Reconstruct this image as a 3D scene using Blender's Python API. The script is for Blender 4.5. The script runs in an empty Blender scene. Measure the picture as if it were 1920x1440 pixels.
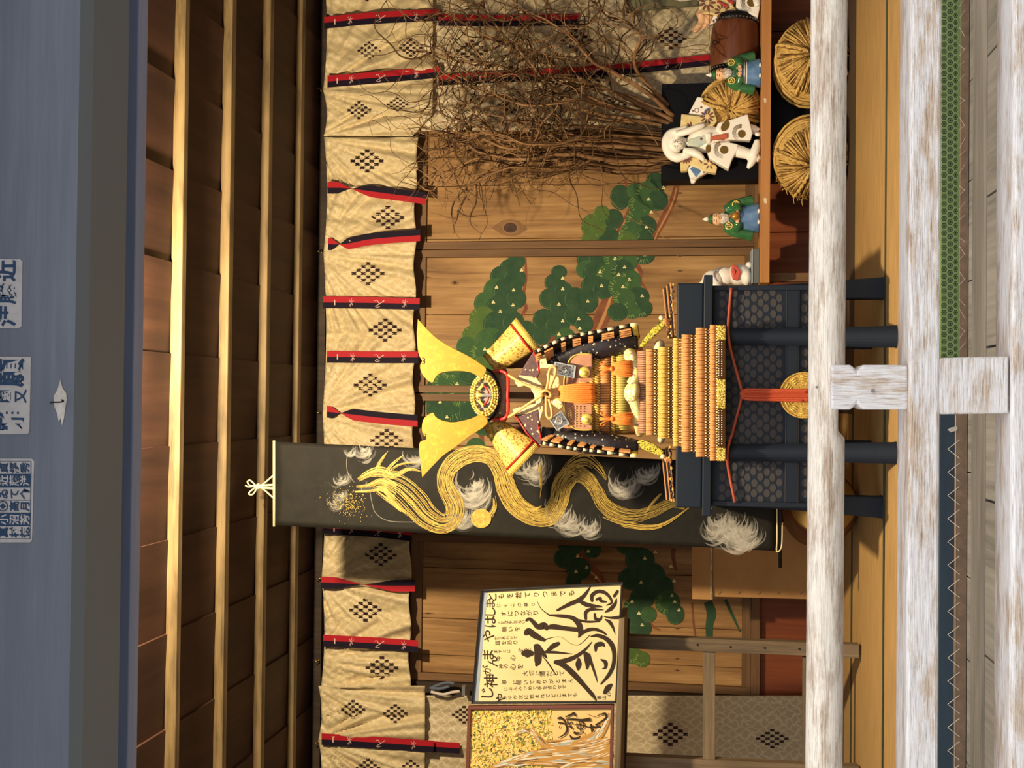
import bpy, math, random
from mathutils import Vector, Matrix, noise

# ------------------------------------------------------------------ camera
FPX = 2200.0                       # focal length in pixels of the 1920x1440 frame
EYE = 0.72                         # camera height above the stage floor
PITCH, YAW, ROLL = 0.14889, 0.01464, 0.0085
CAM = Vector((0.0, 0.0, EYE))
FWD = Vector((math.sin(YAW) * math.cos(PITCH), math.cos(YAW) * math.cos(PITCH), math.sin(PITCH)))
_r0 = Vector((math.cos(YAW), -math.sin(YAW), 0.0))
_u0 = _r0.cross(FWD)
RIGHT = _r0 * math.cos(ROLL) + _u0 * math.sin(ROLL)
UP = -_r0 * math.sin(ROLL) + _u0 * math.cos(ROLL)
AX, AY = -UP, RIGHT                # the photograph lies on its side: its left edge is the top of the hall
scene = bpy.context.scene
C = scene.collection
cam_data = bpy.data.cameras.new('camera')
cam_data.sensor_width = 36.0
cam_data.lens = 36.0 * FPX / 1920.0
cam_data.clip_start = 0.05
cam_data.clip_end = 200
cam = bpy.data.objects.new('camera', cam_data)
C.objects.link(cam)
cam.matrix_world = Matrix(((AX.x, AY.x, -FWD.x, CAM.x), (AX.y, AY.y, -FWD.y, CAM.y), (AX.z, AY.z, -FWD.z, CAM.z), (0, 0, 0, 1)))
scene.camera = cam
scene.view_settings.view_transform = 'Standard'
scene.view_settings.look = 'None'
scene.view_settings.gamma = 1.0
scene.view_settings.use_curve_mapping = False
scene.view_settings.exposure = 0.0

# ------------------------------------------------------------------ daylight: bright overcast sky
world = bpy.data.worlds.new('sky')
scene.world = world
world.use_nodes = True
wn, wl = world.node_tree.nodes, world.node_tree.links
wn.clear()
w_tc = wn.new('ShaderNodeTexCoord')
w_sep = wn.new('ShaderNodeSeparateXYZ')
w_map = wn.new('ShaderNodeMapRange')
w_map.inputs['From Min'].default_value = 0.05
w_map.inputs['From Max'].default_value = 1.0
w_map.inputs['To Min'].default_value = 0.55
w_map.inputs['To Max'].default_value = 4.6
w_bg = wn.new('ShaderNodeBackground')
w_bg.inputs['Color'].default_value = (0.985, 0.985, 1.0, 1)
w_out = wn.new('ShaderNodeOutputWorld')
wl.new(w_tc.outputs['Generated'], w_sep.inputs[0])
wl.new(w_sep.outputs['Z'], w_map.inputs['Value'])
wl.new(w_map.outputs[0], w_bg.inputs['Strength'])
wl.new(w_bg.outputs[0], w_out.inputs[0])

# ------------------------------------------------------------------ the warm floodlight behind the lintel
lamp = bpy.data.lights.new('flood_light', 'SPOT')
lamp.energy = 380
lamp.color = (1.0, 0.80, 0.53)
lamp.spot_size = math.radians(165)
lamp.spot_blend = 0.25
lamp.shadow_soft_size = 0.05
lo = bpy.data.objects.new('flood_light', lamp)
C.objects.link(lo)
lo.location = (0.08, 3.32, 2.51)
lo.rotation_euler = Vector((0, 1, -0.45)).to_track_quat('-Z', 'Y').to_euler()

# ------------------------------------------------------------------ helpers
def ray(px, py):
    return FWD + AX * ((px - 960.0) / FPX) + AY * ((720.0 - py) / FPX)
def P(px, py, d):
    """the point of the upright plane Y = d that the camera sees at (px, py)"""
    r = ray(px, py)
    return CAM + r * (d / r.y)
def PZ(px, py, z):
    r = ray(px, py)
    return CAM + r * ((z - EYE) / r.z)
def SC(d):
    return d / FPX

def S(r, g, b):
    f = lambda c: (c / 255.0) / 12.92 if c <= 10 else (((c / 255.0) + 0.055) / 1.055) ** 2.4
    return (f(r), f(g), f(b), 1.0)

class MB:
    def __init__(self):
        self.v, self.f, self.m = [], [], []
    def add(self, vs, fs, mi=0):
        o = len(self.v)
        self.v += [Vector(p) for p in vs]
        self.f += [tuple(i + o for i in q) for q in fs]
        self.m += [mi] * len(fs)
    def box(self, a, b, mi=0):
        (x0, y0, z0), (x1, y1, z1) = a, b
        x0, x1 = min(x0, x1), max(x0, x1); y0, y1 = min(y0, y1), max(y0, y1); z0, z1 = min(z0, z1), max(z0, z1)
        self.add([(x0, y0, z0), (x1, y0, z0), (x1, y1, z0), (x0, y1, z0), (x0, y0, z1), (x1, y0, z1), (x1, y1, z1), (x0, y1, z1)],
                 [(0, 3, 2, 1), (4, 5, 6, 7), (0, 1, 5, 4), (1, 2, 6, 5), (2, 3, 7, 6), (3, 0, 4, 7)], mi)
    def bar(self, a, b, w, h, mi=0, up=(0, 1, 0)):
        """a square bar from a to b, w wide across, h along up"""
        a, b = Vector(a), Vector(b)
        t = (b - a).normalized()
        s = t.cross(Vector(up)).normalized(); n = s.cross(t).normalized()
        vs = []
        for p in (a, b):
            for i, j in ((-1, -1), (1, -1), (1, 1), (-1, 1)):
                vs.append(p + s * (i * w / 2) + n * (j * h / 2))
        self.add(vs, [(0, 1, 2, 3), (7, 6, 5, 4), (0, 4, 5, 1), (1, 5, 6, 2), (2, 6, 7, 3), (3, 7, 4, 0)], mi)
    def prism(self, pts, d0, d1, mi=0):
        """polygon given as photo pixels at depth d0, carried straight back to depth d1"""
        fr = [P(x, y, d0) for x, y in pts]
        bk = [Vector((p.x, p.y + (d1 - d0), p.z)) for p in fr]
        n = len(fr)
        area = sum(fr[i].x * fr[(i + 1) % n].z - fr[(i + 1) % n].x * fr[i].z for i in range(n))
        if area < 0:
            fr.reverse(); bk.reverse()
        fs = [tuple(range(n)), tuple(range(2 * n - 1, n - 1, -1))]
        for i in range(n):
            j = (i + 1) % n
            fs.append((j, i, n + i, n + j))
        self.add(fr + bk, fs, mi)
    def poly(self, pts, d, mi=0):
        fr = [P(x, y, d) for x, y in pts]
        n = len(fr)
        area = sum(fr[i].x * fr[(i + 1) % n].z - fr[(i + 1) % n].x * fr[i].z for i in range(n))
        if area < 0:
            fr.reverse()
        self.add(fr, [tuple(range(n))], mi)
    def tube(self, pts, rad, seg=6, mi=0, caps=True):
        pts = [Vector(p) for p in pts]
        n = len(pts)
        if not isinstance(rad, (list, tuple)):
            rad = [rad] * n
        vs, fs = [], []
        pn = None
        for i, p in enumerate(pts):
            t = (pts[min(i + 1, n - 1)] - pts[max(i - 1, 0)])
            if t.length < 1e-9:
                t = Vector((0, 0, 1))
            t.normalize()
            if pn is None:
                pn = t.orthogonal().normalized()
            pn = (pn - t * pn.dot(t))
            if pn.length < 1e-6:
                pn = t.orthogonal()
            pn.normalize()
            bn = t.cross(pn)
            for k in range(seg):
                a = 2 * math.pi * k / seg
                vs.append(p + (pn * math.cos(a) + bn * math.sin(a)) * rad[i])
        for i in range(n - 1):
            for k in range(seg):
                k2 = (k + 1) % seg
                fs.append((i * seg + k, i * seg + k2, (i + 1) * seg + k2, (i + 1) * seg + k))
        if caps:
            fs.append(tuple(range(seg - 1, -1, -1)))
            fs.append(tuple((n - 1) * seg + k for k in range(seg)))
        self.add(vs, fs, mi)
    def tubep(self, pts, rad, seg=6, mi=0):
        """tube through (px, py, depth); radius in pixels at that depth"""
        if not isinstance(rad, (list, tuple)):
            rad = [rad] * len(pts)
        self.tube([P(*q) for q in pts], [r * SC(q[2]) for r, q in zip(rad, pts)], seg, mi)
    def lathe(self, prof, mat=None, seg=24, mi=0, sx=1.0, sy=1.0):
        """profile of (radius, height) turned about local z, placed by a 4x4 matrix"""
        mat = mat or Matrix.Identity(4)
        vs, fs = [], []
        for r, h in prof:
            for k in range(seg):
                a = 2 * math.pi * k / seg
                vs.append(mat @ Vector((r * math.cos(a) * sx, r * math.sin(a) * sy, h)))
        for i in range(len(prof) - 1):
            for k in range(seg):
                k2 = (k + 1) % seg
                fs.append((i * seg + k, i * seg + k2, (i + 1) * seg + k2, (i + 1) * seg + k))
        if prof[0][0] > 1e-6:
            fs.append(tuple(range(seg - 1, -1, -1)))
        if prof[-1][0] > 1e-6:
            fs.append(tuple((len(prof) - 1) * seg + k for k in range(seg)))
        self.add(vs, fs, mi)
    def ell(self, c, r, rot=None, seg=14, rings=8, mi=0):
        c = Vector(c)
        if not isinstance(r, (list, tuple)):
            r = (r, r, r)
        R = rot or Matrix.Identity(3)
        vs, fs = [], []
        vs.append(c + R @ Vector((0, 0, -r[2])))
        for i in range(1, rings):
            th = -math.pi / 2 + math.pi * i / rings
            for k in range(seg):
                a = 2 * math.pi * k / seg
                vs.append(c + R @ Vector((r[0] * math.cos(th) * math.cos(a), r[1] * math.cos(th) * math.sin(a), r[2] * math.sin(th))))
        vs.append(c + R @ Vector((0, 0, r[2])))
        for k in range(seg):
            fs.append((0, 1 + (k + 1) % seg, 1 + k))
        for i in range(rings - 2):
            for k in range(seg):
                k2 = (k + 1) % seg
                fs.append((1 + i * seg + k, 1 + i * seg + k2, 1 + (i + 1) * seg + k2, 1 + (i + 1) * seg + k))
        top = len(vs) - 1
        o = 1 + (rings - 2) * seg
        for k in range(seg):
            fs.append((o + k, o + (k + 1) % seg, top))
        self.add(vs, fs, mi)
    def ellp(self, px, py, d, rv, rh, rd, ang=0.0, seg=14, rings=8, mi=0):
        """ellipsoid seen at (px, py): rv, rh pixel radii down and across the hall, rd depth radius in metres"""
        s = SC(d)
        self.ell(P(px, py, d), (rh * s, rd, rv * s), Matrix.Rotation(ang, 3, 'Y'), seg, rings, mi)
    def ribbon(self, pts, wid, d, mi=0):
        """flat brush stroke on the plane Y = d, pixel points and pixel widths"""
        n = len(pts)
        L, R = [], []
        for i, (x, y) in enumerate(pts):
            x0, y0 = pts[max(i - 1, 0)]; x1, y1 = pts[min(i + 1, n - 1)]
            tx, ty = x1 - x0, y1 - y0
            l = math.hypot(tx, ty) or 1.0
            nx, ny = -ty / l, tx / l
            w = wid[i] / 2.0
            L.append(P(x + nx * w, y + ny * w, d)); R.append(P(x - nx * w, y - ny * w, d))
        self.add(L + R, [(i, n + i, n + i + 1, i + 1) for i in range(n - 1)], mi)
    def disc(self, px, py, rv, rh, d, mi=0, n=20, ang=0.0):
        c, s = math.cos(ang), math.sin(ang)
        pts = []
        for k in range(n):
            a = 2 * math.pi * k / n
            x, y = rv * math.cos(a), rh * math.sin(a)
            pts.append((px + x * c - y * s, py + x * s + y * c))
        self.poly(pts, d, mi)
    def grid(self, fn, nu, nv, mi=0):
        vs = [fn(i / nu, j / nv) for i in range(nu + 1) for j in range(nv + 1)]
        fs = []
        for i in range(nu):
            for j in range(nv):
                a = i * (nv + 1) + j
                fs.append((a, a + 1, a + nv + 2, a + nv + 1))
        self.add(vs, fs, mi)

def smooth_pts(pts, n=4):
    """Catmull-Rom through tuples of any length"""
    out = []
    m = len(pts)
    for i in range(m - 1):
        p0, p1, p2, p3 = pts[max(i - 1, 0)], pts[i], pts[i + 1], pts[min(i + 2, m - 1)]
        for k in range(n):
            t = k / n
            out.append(tuple(0.5 * ((2 * b) + (-a + c) * t + (2 * a - 5 * b + 4 * c - d) * t * t + (-a + 3 * b - 3 * c + d) * t ** 3)
                             for a, b, c, d in zip(p0, p1, p2, p3)))
    out.append(tuple(pts[-1]))
    return out

def tag(o, label=None, cat=None, group=None, kind=None):
    if label: o['label'] = label
    if cat: o['category'] = cat
    if group: o['group'] = group
    if kind: o['kind'] = kind
    return o

def thing(name, loc, label, cat, group=None):
    o = bpy.data.objects.new(name, None)
    o.empty_display_size = 0.05
    C.objects.link(o)
    o.location = loc
    return tag(o, label, cat, group)

def origin_of(o):
    p = Vector((0, 0, 0))
    while o is not None:
        p += o.location
        o = o.parent
    return p

def obj(name, mb, mats, parent=None, smooth=False, bevel=0.0, solid=0.0, sub=0, remesh=0.0):
    """one mesh object; vertices of mb are world positions"""
    if not isinstance(mats, (list, tuple)):
        mats = [mats]
    if parent is not None:
        org = origin_of(parent)
    else:
        xs = [p.x for p in mb.v]; ys = [p.y for p in mb.v]; zs = [p.z for p in mb.v]
        org = Vector(((min(xs) + max(xs)) / 2, (min(ys) + max(ys)) / 2, min(zs)))
    me = bpy.data.meshes.new(name)
    me.from_pydata([tuple(p - org) for p in mb.v], [], mb.f)
    for m in mats:
        me.materials.append(m)
    if len(mats) > 1:
        me.polygons.foreach_set('material_index', mb.m)
    if smooth:
        me.polygons.foreach_set('use_smooth', [True] * len(me.polygons))
    me.update()
    o = bpy.data.objects.new(name, me)
    C.objects.link(o)
    if parent is not None:
        o.parent = parent
    else:
        o.location = org
    if solid:
        md = o.modifiers.new('solid', 'SOLIDIFY'); md.thickness = solid; md.offset = 0
    if remesh:
        md = o.modifiers.new('remesh', 'REMESH'); md.mode = 'VOXEL'; md.voxel_size = remesh; md.use_smooth_shade = True
        md = o.modifiers.new('smooth', 'SMOOTH'); md.factor = 0.5; md.iterations = 4
    if bevel:
        md = o.modifiers.new('bevel', 'BEVEL'); md.width = bevel; md.segments = 2; md.limit_method = 'ANGLE'; md.angle_limit = math.radians(50)
    if sub:
        md = o.modifiers.new('sub', 'SUBSURF'); md.levels = sub; md.render_levels = sub
    return o

def struct(name, mb, mats, parent=None, **k):
    return tag(obj(name, mb, mats, parent, **k), kind='structure')

def copy_tree(o, parent=None):
    c = o.copy(); C.objects.link(c)
    c.parent = parent
    for ch in list(o.children):
        copy_tree(ch, c)
    return c

# ------------------------------------------------------------------ materials
def nodes_of(name):
    m = bpy.data.materials.new(name)
    m.use_nodes = True
    n, l = m.node_tree.nodes, m.node_tree.links
    return m, n, l, n['Principled BSDF']

def ramp(n, stops):
    r = n.new('ShaderNodeValToRGB')
    e = r.color_ramp.elements
    while len(e) < len(stops):
        e.new(0.5)
    for k, (p, c) in enumerate(stops):
        e[k].position = p; e[k].color = c
    return r

def plain(name, c, rough=0.6, metal=0.0, c2=None, scale=12.0, stretch=(1, 1, 1), bump=0.0, spec=0.5, coat=0.0, lo=0.35, hi=0.65, detail=5.0):
    m, n, l, b = nodes_of(name)
    b.inputs['Roughness'].default_value = rough
    b.inputs['Metallic'].default_value = metal
    b.inputs['Specular IOR Level'].default_value = spec
    b.inputs['Coat Weight'].default_value = coat
    b.inputs['Base Color'].default_value = c
    if c2 is not None or bump:
        tc = n.new('ShaderNodeTexCoord'); mp = n.new('ShaderNodeMapping'); mp.inputs['Scale'].default_value = stretch
        nz = n.new('ShaderNodeTexNoise'); nz.inputs['Scale'].default_value = scale; nz.inputs['Detail'].default_value = detail
        nz.inputs['Roughness'].default_value = 0.65
        l.new(tc.outputs['Object'], mp.inputs[0]); l.new(mp.outputs[0], nz.inputs['Vector'])
        if c2 is not None:
            r = ramp(n, [(lo, c), (hi, c2)])
            l.new(nz.outputs['Fac'], r.inputs[0]); l.new(r.outputs[0], b.inputs['Base Color'])
        if bump:
            bp = n.new('ShaderNodeBump'); bp.inputs['Strength'].default_value = bump; bp.inputs['Distance'].default_value = 0.01
            l.new(nz.outputs['Fac'], bp.inputs['Height']); l.new(bp.outputs[0], b.inputs['Normal'])
    return m

def wood(name, dark, mid, light, axis='Z', fine=60.0, rough=0.65, bump=0.25, patch=1.6, knots=0.0):
    """grain drawn out along one axis, plus broad tonal patches"""
    m, n, l, b = nodes_of(name)
    b.inputs['Roughness'].default_value = rough
    b.inputs['Specular IOR Level'].default_value = 0.3
    tc = n.new('ShaderNodeTexCoord')
    mp = n.new('ShaderNodeMapping')
    st = {'X': (0.045, 1, 1), 'Y': (1, 0.045, 1), 'Z': (1, 1, 0.045)}[axis]
    mp.inputs['Scale'].default_value = st
    l.new(tc.outputs['Object'], mp.inputs[0])
    nz = n.new('ShaderNodeTexNoise'); nz.inputs['Scale'].default_value = fine; nz.inputs['Detail'].default_value = 6; nz.inputs['Roughness'].default_value = 0.7
    nz.inputs['Distortion'].default_value = 0.4
    l.new(mp.outputs[0], nz.inputs['Vector'])
    mp2 = n.new('ShaderNodeMapping'); mp2.inputs['Scale'].default_value = tuple(0.3 if k < 0.5 else 1 for k in st)
    l.new(tc.outputs['Object'], mp2.inputs[0])
    nz2 = n.new('ShaderNodeTexNoise'); nz2.inputs['Scale'].default_value = patch * 3; nz2.inputs['Detail'].default_value = 3
    l.new(mp2.outputs[0], nz2.inputs['Vector'])
    mix = n.new('ShaderNodeMath'); mix.operation = 'MULTIPLY_ADD'; mix.inputs[1].default_value = 0.55
    ml = n.new('ShaderNodeMath'); ml.operation = 'MULTIPLY'; ml.inputs[1].default_value = 0.45
    l.new(nz2.outputs['Fac'], ml.inputs[0]); l.new(nz.outputs['Fac'], mix.inputs[0]); l.new(ml.outputs[0], mix.inputs[2])
    r = ramp(n, [(0.33, dark), (0.5, mid), (0.66, light)])
    l.new(mix.outputs[0], r.inputs[0])
    l.new(r.outputs[0], b.inputs['Base Color'])
    bp = n.new('ShaderNodeBump'); bp.inputs['Strength'].default_value = bump; bp.inputs['Distance'].default_value = 0.004
    l.new(nz.outputs['Fac'], bp.inputs['Height']); l.new(bp.outputs[0], b.inputs['Normal'])
    return m

def peeled(name, axis='X', warm=False):
    """old white paint worn off grey and tan wood"""
    m, n, l, b = nodes_of(name)
    b.inputs['Roughness'].default_value = 0.75
    b.inputs['Specular IOR Level'].default_value = 0.25
    tc = n.new('ShaderNodeTexCoord')
    st = {'X': (0.035, 1, 1), 'Z': (1, 1, 0.035)}[axis]
    mp = n.new('ShaderNodeMapping'); mp.inputs['Scale'].default_value = st
    l.new(tc.outputs['Object'], mp.inputs[0])
    gr = n.new('ShaderNodeTexNoise'); gr.inputs['Scale'].default_value = 520; gr.inputs['Detail'].default_value = 6; gr.inputs['Roughness'].default_value = 0.7
    l.new(mp.outputs[0], gr.inputs['Vector'])
    mp2 = n.new('ShaderNodeMapping'); mp2.inputs['Scale'].default_value = tuple(0.22 if k < 0.5 else 1 for k in st)
    l.new(tc.outputs['Object'], mp2.inputs[0])
    pt = n.new('ShaderNodeTexNoise'); pt.inputs['Scale'].default_value = 26; pt.inputs['Detail'].default_value = 10; pt.inputs['Roughness'].default_value = 0.72
    l.new(mp2.outputs[0], pt.inputs['Vector'])
    r1 = ramp(n, [(0.32, S(156, 140, 122)), (0.43, S(216, 204, 188)), (0.60, S(242, 232, 216))] if warm else [(0.32, S(140, 132, 126)), (0.43, S(202, 196, 193)), (0.60, S(230, 227, 225))])
    l.new(gr.outputs['Fac'], r1.inputs[0])
    r2 = ramp(n, [(0.32, S(128, 104, 84)), (0.5, S(186, 164, 142)), (0.66, S(216, 202, 186))])
    l.new(gr.outputs['Fac'], r2.inputs[0])
    rm = ramp(n, [(0.47, (0, 0, 0, 1)), (0.60, (1, 1, 1, 1))])
    l.new(pt.outputs['Fac'], rm.inputs[0])
    mx = n.new('ShaderNodeMix'); mx.data_type = 'RGBA'
    l.new(rm.outputs[0], mx.inputs['Factor']); l.new(r1.outputs[0], mx.inputs[6]); l.new(r2.outputs[0], mx.inputs[7])
    l.new(mx.outputs[2], b.inputs['Base Color'])
    bp = n.new('ShaderNodeBump'); bp.inputs['Strength'].default_value = 0.35; bp.inputs['Distance'].default_value = 0.002
    l.new(gr.outputs['Fac'], bp.inputs['Height']); l.new(bp.outputs[0], b.inputs['Normal'])
    return m

def damask(name, base, light):
    """cream brocade: woven lattice lines a little lighter and glossier than the ground"""
    m, n, l, b = nodes_of(name)
    tc = n.new('ShaderNodeTexCoord')
    def lattice(ang, scale):
        mp = n.new('ShaderNodeMapping'); mp.inputs['Rotation'].default_value = (0, ang, 0)
        l.new(tc.outputs['Object'], mp.inputs[0])
        w = n.new('ShaderNodeTexWave'); w.wave_type = 'BANDS'; w.bands_direction = 'X'; w.inputs['Scale'].default_value = scale
        w.inputs['Distortion'].default_value = 5.0; w.inputs['Detail'].default_value = 2; w.inputs['Detail Scale'].default_value = 2.5
        l.new(mp.outputs[0], w.inputs['Vector'])
        return w
    a, c = lattice(0.62, 9), lattice(-0.62, 9)
    mx = n.new('ShaderNodeMath'); mx.operation = 'MAXIMUM'
    l.new(a.outputs['Fac'], mx.inputs[0]); l.new(c.outputs['Fac'], mx.inputs[1])
    r = ramp(n, [(0.78, (0, 0, 0, 1)), (0.97, (1, 1, 1, 1))])
    l.new(mx.outputs[0], r.inputs[0])
    nz = n.new('ShaderNodeTexNoise'); nz.inputs['Scale'].default_value = 45; nz.inputs['Detail'].default_value = 4
    l.new(tc.outputs['Object'], nz.inputs['Vector'])
    ml = n.new('ShaderNodeMath'); ml.operation = 'MULTIPLY'
    l.new(r.outputs[0], ml.inputs[0]); l.new(nz.outputs['Fac'], ml.inputs[1])
    cm = n.new('ShaderNodeMix'); cm.data_type = 'RGBA'; cm.inputs[6].default_value = base; cm.inputs[7].default_value = light
    l.new(ml.outputs[0], cm.inputs['Factor'])
    l.new(cm.outputs[2], b.inputs['Base Color'])
    b.inputs['Roughness'].default_value = 0.55
    b.inputs['Sheen Weight'].default_value = 0.2
    return m

def brocade(name, base, gold, spot, scale=70):
    m, n, l, b = nodes_of(name)
    tc = n.new('ShaderNodeTexCoord')
    v = n.new('ShaderNodeTexVoronoi'); v.inputs['Scale'].default_value = scale
    l.new(tc.outputs['Object'], v.inputs['Vector'])
    nz = n.new('ShaderNodeTexNoise'); nz.inputs['Scale'].default_value = scale * 1.3; nz.inputs['Detail'].default_value = 4
    l.new(tc.outputs['Object'], nz.inputs['Vector'])
    r = ramp(n, [(0.40, base), (0.47, gold), (0.60, gold), (0.66, base)])
    l.new(nz.outputs['Fac'], r.inputs[0])
    r2 = ramp(n, [(0.16, (1, 1, 1, 1)), (0.24, (0, 0, 0, 1))])
    l.new(v.outputs['Distance'], r2.inputs[0])
    cm = n.new('ShaderNodeMix'); cm.data_type = 'RGBA'; cm.inputs[7].default_value = spot
    l.new(r2.outputs[0], cm.inputs['Factor']); l.new(r.outputs[0], cm.inputs[6])
    l.new(cm.outputs[2], b.inputs['Base Color'])
    b.inputs['Roughness'].default_value = 0.5
    bp = n.new('ShaderNodeBump'); bp.inputs['Strength'].default_value = 0.3; bp.inputs['Distance'].default_value = 0.003
    l.new(nz.outputs['Fac'], bp.inputs['Height']); l.new(bp.outputs[0], b.inputs['Normal'])
    return m

M = {}
M['paint'] = peeled('peeled_white_paint', 'X')
M['paint_warm'] = peeled('peeled_cream_paint', 'X', True)
M['paint_up'] = peeled('peeled_white_paint_upright', 'Z')
M['glare_slate'] = wood('glare_tinted_beam', S(102, 108, 122), S(112, 118, 132), S(124, 130, 144), 'X', 40, 0.7, 0.1)  # bluish veiling glare painted into these three beam colours
M['glare_slate_dark'] = wood('glare_tinted_transom', S(58, 66, 82), S(66, 74, 90), S(76, 84, 100), 'X', 40, 0.7, 0.1)
M['glare_slate_light'] = wood('glare_tinted_lintel', S(140, 156, 194), S(150, 166, 204), S(160, 176, 212), 'X', 40, 0.7, 0.1)
M['ceil'] = wood('ceiling_brown', S(62, 38, 28), S(84, 52, 38), S(104, 66, 46), 'X', 18, 0.7, 0.1)
M['batten'] = wood('pale_batten', S(44, 36, 25), S(120, 100, 67), S(146, 124, 87), 'X', 30, 0.6, 0.2, 4.0)
M['wall'] = wood('wall_board', S(98, 68, 38), S(156, 118, 72), S(188, 150, 98), 'Z', 30, 0.6, 0.2, 2.2)
M['frame'] = wood('door_frame_wood', S(86, 62, 40), S(114, 84, 54), S(134, 102, 68), 'Z', 40, 0.6, 0.15)
M['frame_h'] = wood('door_rail_wood', S(86, 62, 40), S(114, 84, 54), S(134, 102, 68), 'X', 40, 0.6, 0.15)
M['redwood'] = wood('red_brown_board', S(84, 40, 20), S(116, 58, 28), S(138, 74, 38), 'Z', 30, 0.55, 0.1)
M['darkpost'] = wood('dark_post', S(40, 32, 26), S(58, 47, 37), S(76, 62, 48), 'Z', 40, 0.7, 0.15)
M['grayboard'] = wood('grey_veranda_board', S(74, 73, 70), S(104, 102, 98), S(124, 122, 118), 'Y', 40, 0.8, 0.2)
M['grayboard_x'] = wood('grey_veranda_plank', S(66, 64, 62), S(96, 93, 89), S(118, 115, 110), 'X', 40, 0.8, 0.2)
M['easel'] = wood('worn_easel_wood', S(76, 66, 52), S(110, 94, 72), S(140, 120, 94), 'Z', 60, 0.7, 0.25)
M['easel_h'] = wood('worn_easel_bar_wood', S(76, 66, 52), S(116, 100, 76), S(146, 126, 98), 'X', 60, 0.7, 0.25)
M['tatami'] = plain('golden_mat', S(156, 122, 70), 0.6, c2=S(186, 148, 92), scale=40, stretch=(0.12, 2, 1), bump=0.2)
M['mat_shaded'] = plain('shade_painted_mat', S(70, 52, 38), 0.7, c2=S(86, 66, 48), scale=40, stretch=(0.12, 2, 1))  # shade on the golden mat painted as dark brown
M['mat_side'] = plain('mat_side_brown', S(104, 84, 66), 0.8, c2=S(126, 102, 80), scale=30)
M['navy'] = plain('navy_cloth', S(26, 17, 34), 0.75, spec=0.2)
M['navyborder'] = plain('navy_border', S(30, 46, 60), 0.6, c2=S(36, 56, 70), scale=20, stretch=(0.2, 1, 1))
M['seam'] = plain('dark_green_edging', S(74, 76, 40), 0.7, c2=S(44, 46, 26), scale=160)
M['red'] = plain('red_cloth', S(172, 24, 36), 0.65, spec=0.25)
M['crest'] = plain('dark_brown_dye', S(48, 28, 32), 0.85, spec=0.2)
M['motif'] = plain('pale_stitching', S(224, 190, 180), 0.7)
M['cream'] = damask('cream_brocade', S(198, 178, 134), S(220, 204, 160))
M['cream_dim'] = damask('cream_brocade_coarse', S(190, 172, 134), S(232, 218, 184))
M['black'] = plain('black', S(12, 12, 14), 0.5, spec=0.3)
M['ink'] = plain('ink', S(58, 46, 36), 0.85, spec=0.2)
M['charmink'] = plain('charm_ink', S(38, 66, 100), 0.8)
M['charm'] = plain('charm_paper', S(196, 192, 192), 0.85, c2=S(178, 174, 176), scale=30)
M['brass'] = plain('brass', S(214, 180, 100), 0.3, 1.0)
M['gold'] = plain('gold_leaf', S(166, 116, 8), 0.5, 0.2, c2=S(190, 142, 26), scale=60, lo=0.5, hi=0.75)
M['goldbead'] = plain('gold_bead', S(222, 198, 100), 0.32, 0.45)
M['silver'] = plain('silver', S(190, 184, 170), 0.3, 0.9, c2=S(60, 54, 48), scale=140)
M['silverrim'] = plain('silver_rim', S(214, 208, 194), 0.3, 0.9)
M['lacquer'] = plain('black_lacquer', S(18, 28, 40), 0.55, spec=0.3)
M['dot'] = plain('stamped_dot', S(62, 60, 60), 0.6, spec=0.2)
M['orangecord'] = plain('orange_cord', S(190, 78, 36), 0.7, c2=S(160, 58, 26), scale=300)
M['rustcord'] = plain('rust_cord', S(176, 82, 54), 0.7, c2=S(140, 60, 40), scale=300)
M['lace'] = plain('orange_lacing', S(208, 150, 88), 0.7, c2=S(190, 126, 70), scale=90)
M['lacegold'] = plain('gold_lacing', S(214, 176, 86), 0.55, c2=S(196, 152, 66), scale=90)
M['lacegreen'] = plain('yellow_green_lacing', S(176, 162, 80), 0.6)
M['leather'] = plain('pink_brown_leather', S(178, 130, 96), 0.5, c2=S(160, 112, 84), scale=40)
M['armordark'] = brocade('dark_sleeve_brocade', S(12, 10, 14), S(30, 24, 32), S(190, 180, 150), 60)
M['wine'] = brocade('wine_collar_brocade', S(70, 46, 52), S(84, 58, 56), S(232, 214, 150), 60)
M['goldbroc'] = brocade('gold_brocade', S(150, 112, 52), S(218, 186, 92), S(140, 70, 36), 75)
M['creambroc'] = brocade('cream_collar_brocade', S(196, 172, 116), S(222, 202, 150), S(140, 100, 60), 90)
M['ropebeige'] = plain('beige_rope', S(204, 158, 94), 0.55)
M['redlining'] = plain('red_lining', S(170, 34, 28), 0.4)
M['sash'] = brocade('white_gold_sash', S(238, 228, 206), S(232, 214, 130), S(160, 130, 120), 50)
M['straw'] = plain('straw', S(232, 196, 114), 0.7, c2=S(180, 138, 66), scale=90, stretch=(1, 1, 1), bump=0.3)
M['strawdark'] = plain('dark_straw', S(150, 108, 48), 0.8, c2=S(110, 76, 34), scale=90)  # darker brown straw tone, also used for the soil
M['shelf'] = wood('orange_shelf_wood', S(170, 114, 60), S(186, 130, 74), S(200, 146, 90), 'X', 20, 0.5, 0.05)
M['twig'] = plain('dry_twig', S(100, 74, 48), 0.85, c2=S(62, 44, 30), scale=30, spec=0.2)  # darkened to carry the shadows among the branches
M['barkpale'] = plain('dry_branch', S(156, 118, 76), 0.8, c2=S(104, 74, 48), scale=24, stretch=(1, 1, 0.2), bump=0.3)
M['cardboard'] = plain('cardboard', S(178, 134, 78), 0.8, c2=S(166, 122, 70), scale=6)
M['tape'] = plain('printed_tape', S(110, 112, 100), 0.5, c2=S(190, 180, 150), scale=60, stretch=(0.1, 0.1, 1), lo=0.5, hi=0.52)
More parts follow.
